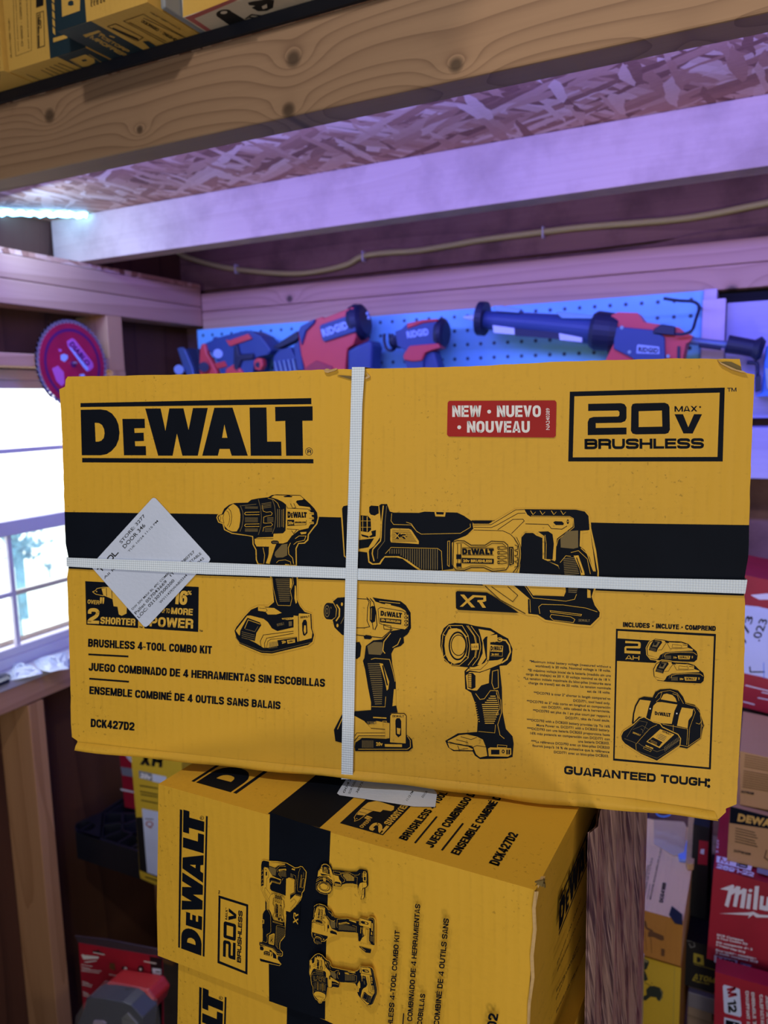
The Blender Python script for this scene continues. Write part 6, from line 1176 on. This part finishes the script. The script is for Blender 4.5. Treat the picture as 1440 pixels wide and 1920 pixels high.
f.fill(DK, '580,490 650,500 660,600 575,570'); f.fill(INKB, '755,540 830,550 830,620 760,610'); f.ell(WHT2, 805, 575, 22, 26); f.ell(INKB, 905, 640, 34, 22); f.ell(INKB, 1020, 575, 42, 45); f.ell(WHT2, 1018, 580, 18, 16)
f.fill(WHT, '1185,560 1310,575 1320,880 1215,865'); 
for i in range(5): f.line(INKB, [(1235, 610+i*50), (1300, 618+i*50)], 16)
m.build('card', th)
m = MB(); f = [(140, 1755), (200, 1762), (294, 1780), (320, 1790), (322, 1802), (293, 1793), (147, 1768)]; m.prism([onY(x, y, YM+.001) for x, y in f], (0, .003, 0), mat('dark_plastic_rim', (.05, .035, .05), .3)); m.build('plastic_rim', th)
def sol2(name, t, Y, dep, mt, bev=.004, lab=None):
    a = [float(u) for u in t.replace(',', ' ').split()]; mm = MB(); mm.prism([onY(130+x/7.58, 1740+y/7.58, Y) for x, y in zip(a[::2], a[1::2])], (0, dep, 0), mt); r = mm.build(name, th, bevel=bev, seg=3)
    if lab: r['label'] = lab
MR2 = mat('bright_red_plastic', (.50, .03, .03), .35); BG = mat('blue_black_plastic', (.03, .04, .07), .3, spec=.6)
sol2('tool_body', '520,800 1100,900 1200,1050 1150,1200 1060,1300 900,1330 400,1200 340,1000', YM-.05, .049, MR2, .006, 'red plastic tool body'); sol2('switch', '720,920 790,860 860,865 800,935', YM-.055, .006, BG, .001); 
sol2('tool_head', '230,1010 300,985 520,1010 750,1050 880,1100 1040,1280 1010,1700 100,1700 110,1400 220,1100', YM-.085, .04, BG, .008, 'dark blue grey tool head'); sol2('head_window', '340,1320 470,1325 520,1364 300,1500', YM-.088, .004, mat('lilac_lens', (.35, .30, .42), .2), .001); sol2('head_plate', '740,1290 820,1210 960,1364 1000,1500 760,1500', YM-.088, .004, mat('grey_plate', (.16, .17, .19), .3), .001)
BUB = mat('clear_bubble', (.8, .8, .9), .05, spec=.4, alpha=.045); sol2('plastic_bubble', '490,760 1110,880 1230,1040 1290,1500 1290,1700 60,1700 90,1250 200,1080', YM-.092, .004, BUB, .0)

tag(MB().box((-.26, 1.10, ZF), (.25, 1.33, -1.147), SHW).build('low_bench'), 'plain wooden bench under the yellow trimmer carton, below the picture edge', 'bench')
tag(MB().box((-1.30, .90, ZF), (-1.02, 1.06, onY(165, 2010, YM).z-.001), BLKC).build('storage_bin'), 'black bin the red blister pack stands on, below the picture edge', 'bin')

# bits lying on the window sill
zl = -.6215
SB = mat('crumpled_clear_bag', (.62, .74, .86), .18, spec=.8, bump=.6, bscale=60); rr_ = random.Random(5)
def sill_bag(pl, lbl, hgt):
    P = [onZ(x, y, zl) for x, y in pl]; m = MB(); c = sum(P, Vector())/len(P); rings = []
    for k in range(7):
        u = k/6; rings.append([c+(p-c)*(1-u)+Vector((0, 0, hgt*math.sin(u*1.57)*(1+rr_.uniform(-.5, .5)) if k else 0))+Vector((rr_.uniform(-.004, .004), rr_.uniform(-.004, .004), 0))*(k > 0) for p in P])
    n = len(P); m.add([v for r in rings for v in r], [(k*n+i, k*n+(i+1) % n, (k+1)*n+(i+1) % n, (k+1)*n+i) for k in range(6) for i in range(n)], SB); return tag(m.build('plastic_bag'), lbl, 'bag')
sill_bag([(16, 1241), (30, 1243), (45, 1246), (60, 1250), (75, 1256), (80, 1262), (66, 1266), (48, 1270), (30, 1274), (20, 1276), (16, 1262), (22, 1252)], 'crumpled clear plastic bag at the left of the window sill', .012)
sill_bag([(62, 1240), (80, 1233), (100, 1228), (126, 1222), (128, 1240), (129, 1254), (112, 1256), (95, 1260), (82, 1258), (70, 1252)], 'crumpled whitish plastic bag by the strapped carton on the window sill', .014)
for t_, l_ in ((((-20, 1279), (14, 1266), (19, 1268), (17, 1273), (-20, 1288)), 'black handled tool nearest the edge of the window sill'), (((-20, 1268), (10, 1261), (20, 1265), (12, 1266), (-20, 1274)), 'black handled tool further back on the window sill')):
    tag(MB().prism([onZ(x, y, zl+.009) for x, y in t_], (0, 0, -.009), BG).build('hand_tool', bevel=.001), l_, 'tool')
w = bpy.data.worlds.new('daylight'); SC.world = w; w.use_nodes = True; w.node_tree.nodes['Background'].inputs[0].default_value = (.93, .97, 1, 1); w.node_tree.nodes['Background'].inputs[1].default_value = 3.6
def area(name, loc, target, sx, sy, power, col, spread=180):
    l = bpy.data.lights.new(name, 'AREA'); l.shape = 'RECTANGLE'; l.size = sx; l.size_y = sy; l.energy = power; l.color = col; l.spread = math.radians(spread)
    o = bpy.data.objects.new(name, l); COL.objects.link(o); o.location = loc; o.rotation_euler = (Vector(target)-Vector(loc)).to_track_quat('-Z', 'Y').to_euler(); return o
area('ceiling_lamp', (-.27, -.10, .90), (-.4, .7, 0), .07, .07, 6, (1, .93, .82))
area('added_fill_behind_camera', (.25, -1.3, -.1), (-.3, .6, -.2), 1.0, 1.5, 12, (.95, .97, 1))  # added soft fill behind the camera to even out the carton front
area('led_strip_light_behind_beam', (-.4, .975, .40), (-.4, 1.9, .14), 2.2, .03, 21, (.17, .19, 1.0))
area('led_strip_light_behind_joist', (-.4, 1.52, .44), (-.4, 1.93, .36), 2.1, .02, 2.0, (.25, .2, 1.0))
area('led_corner_light', (-1.45, 1.2, .42), (-1.4, 1.6, .2), .2, .03, 1.5, (.3, .55, 1.0))
area('added_low_fill', (.5, -.5, -1.0), (-.3, .9, .36), .3, .3, 5, (1, .86, .66))  # added warm fill from below, standing in for bounce onto the beam underside
C_ = onY(1330, 20, .885); E_ = onY(842, 85, .885); P_ = Vector((.42, -.15, .80))
l = bpy.data.lights.new('spot_lamp', 'SPOT'); l.energy = 18; l.color = (1, .82, .62); l.spot_size = 2*(C_-P_).angle(E_-P_); l.spot_blend = .12; l.shadow_soft_size = .02
o = bpy.data.objects.new('spot_lamp', l); COL.objects.link(o); o.location = P_; o.rotation_euler = (C_-P_).to_track_quat('-Z', 'Y').to_euler()
SC.view_settings.view_transform = 'Standard'; SC.view_settings.look = 'None'; SC.view_settings.exposure = 0; SC.view_settings.gamma = 1
try: SC.view_settings.use_curve_mapping = False
except Exception: pass
SC.cycles.use_denoising = True
SC.cycles.max_bounces = 6
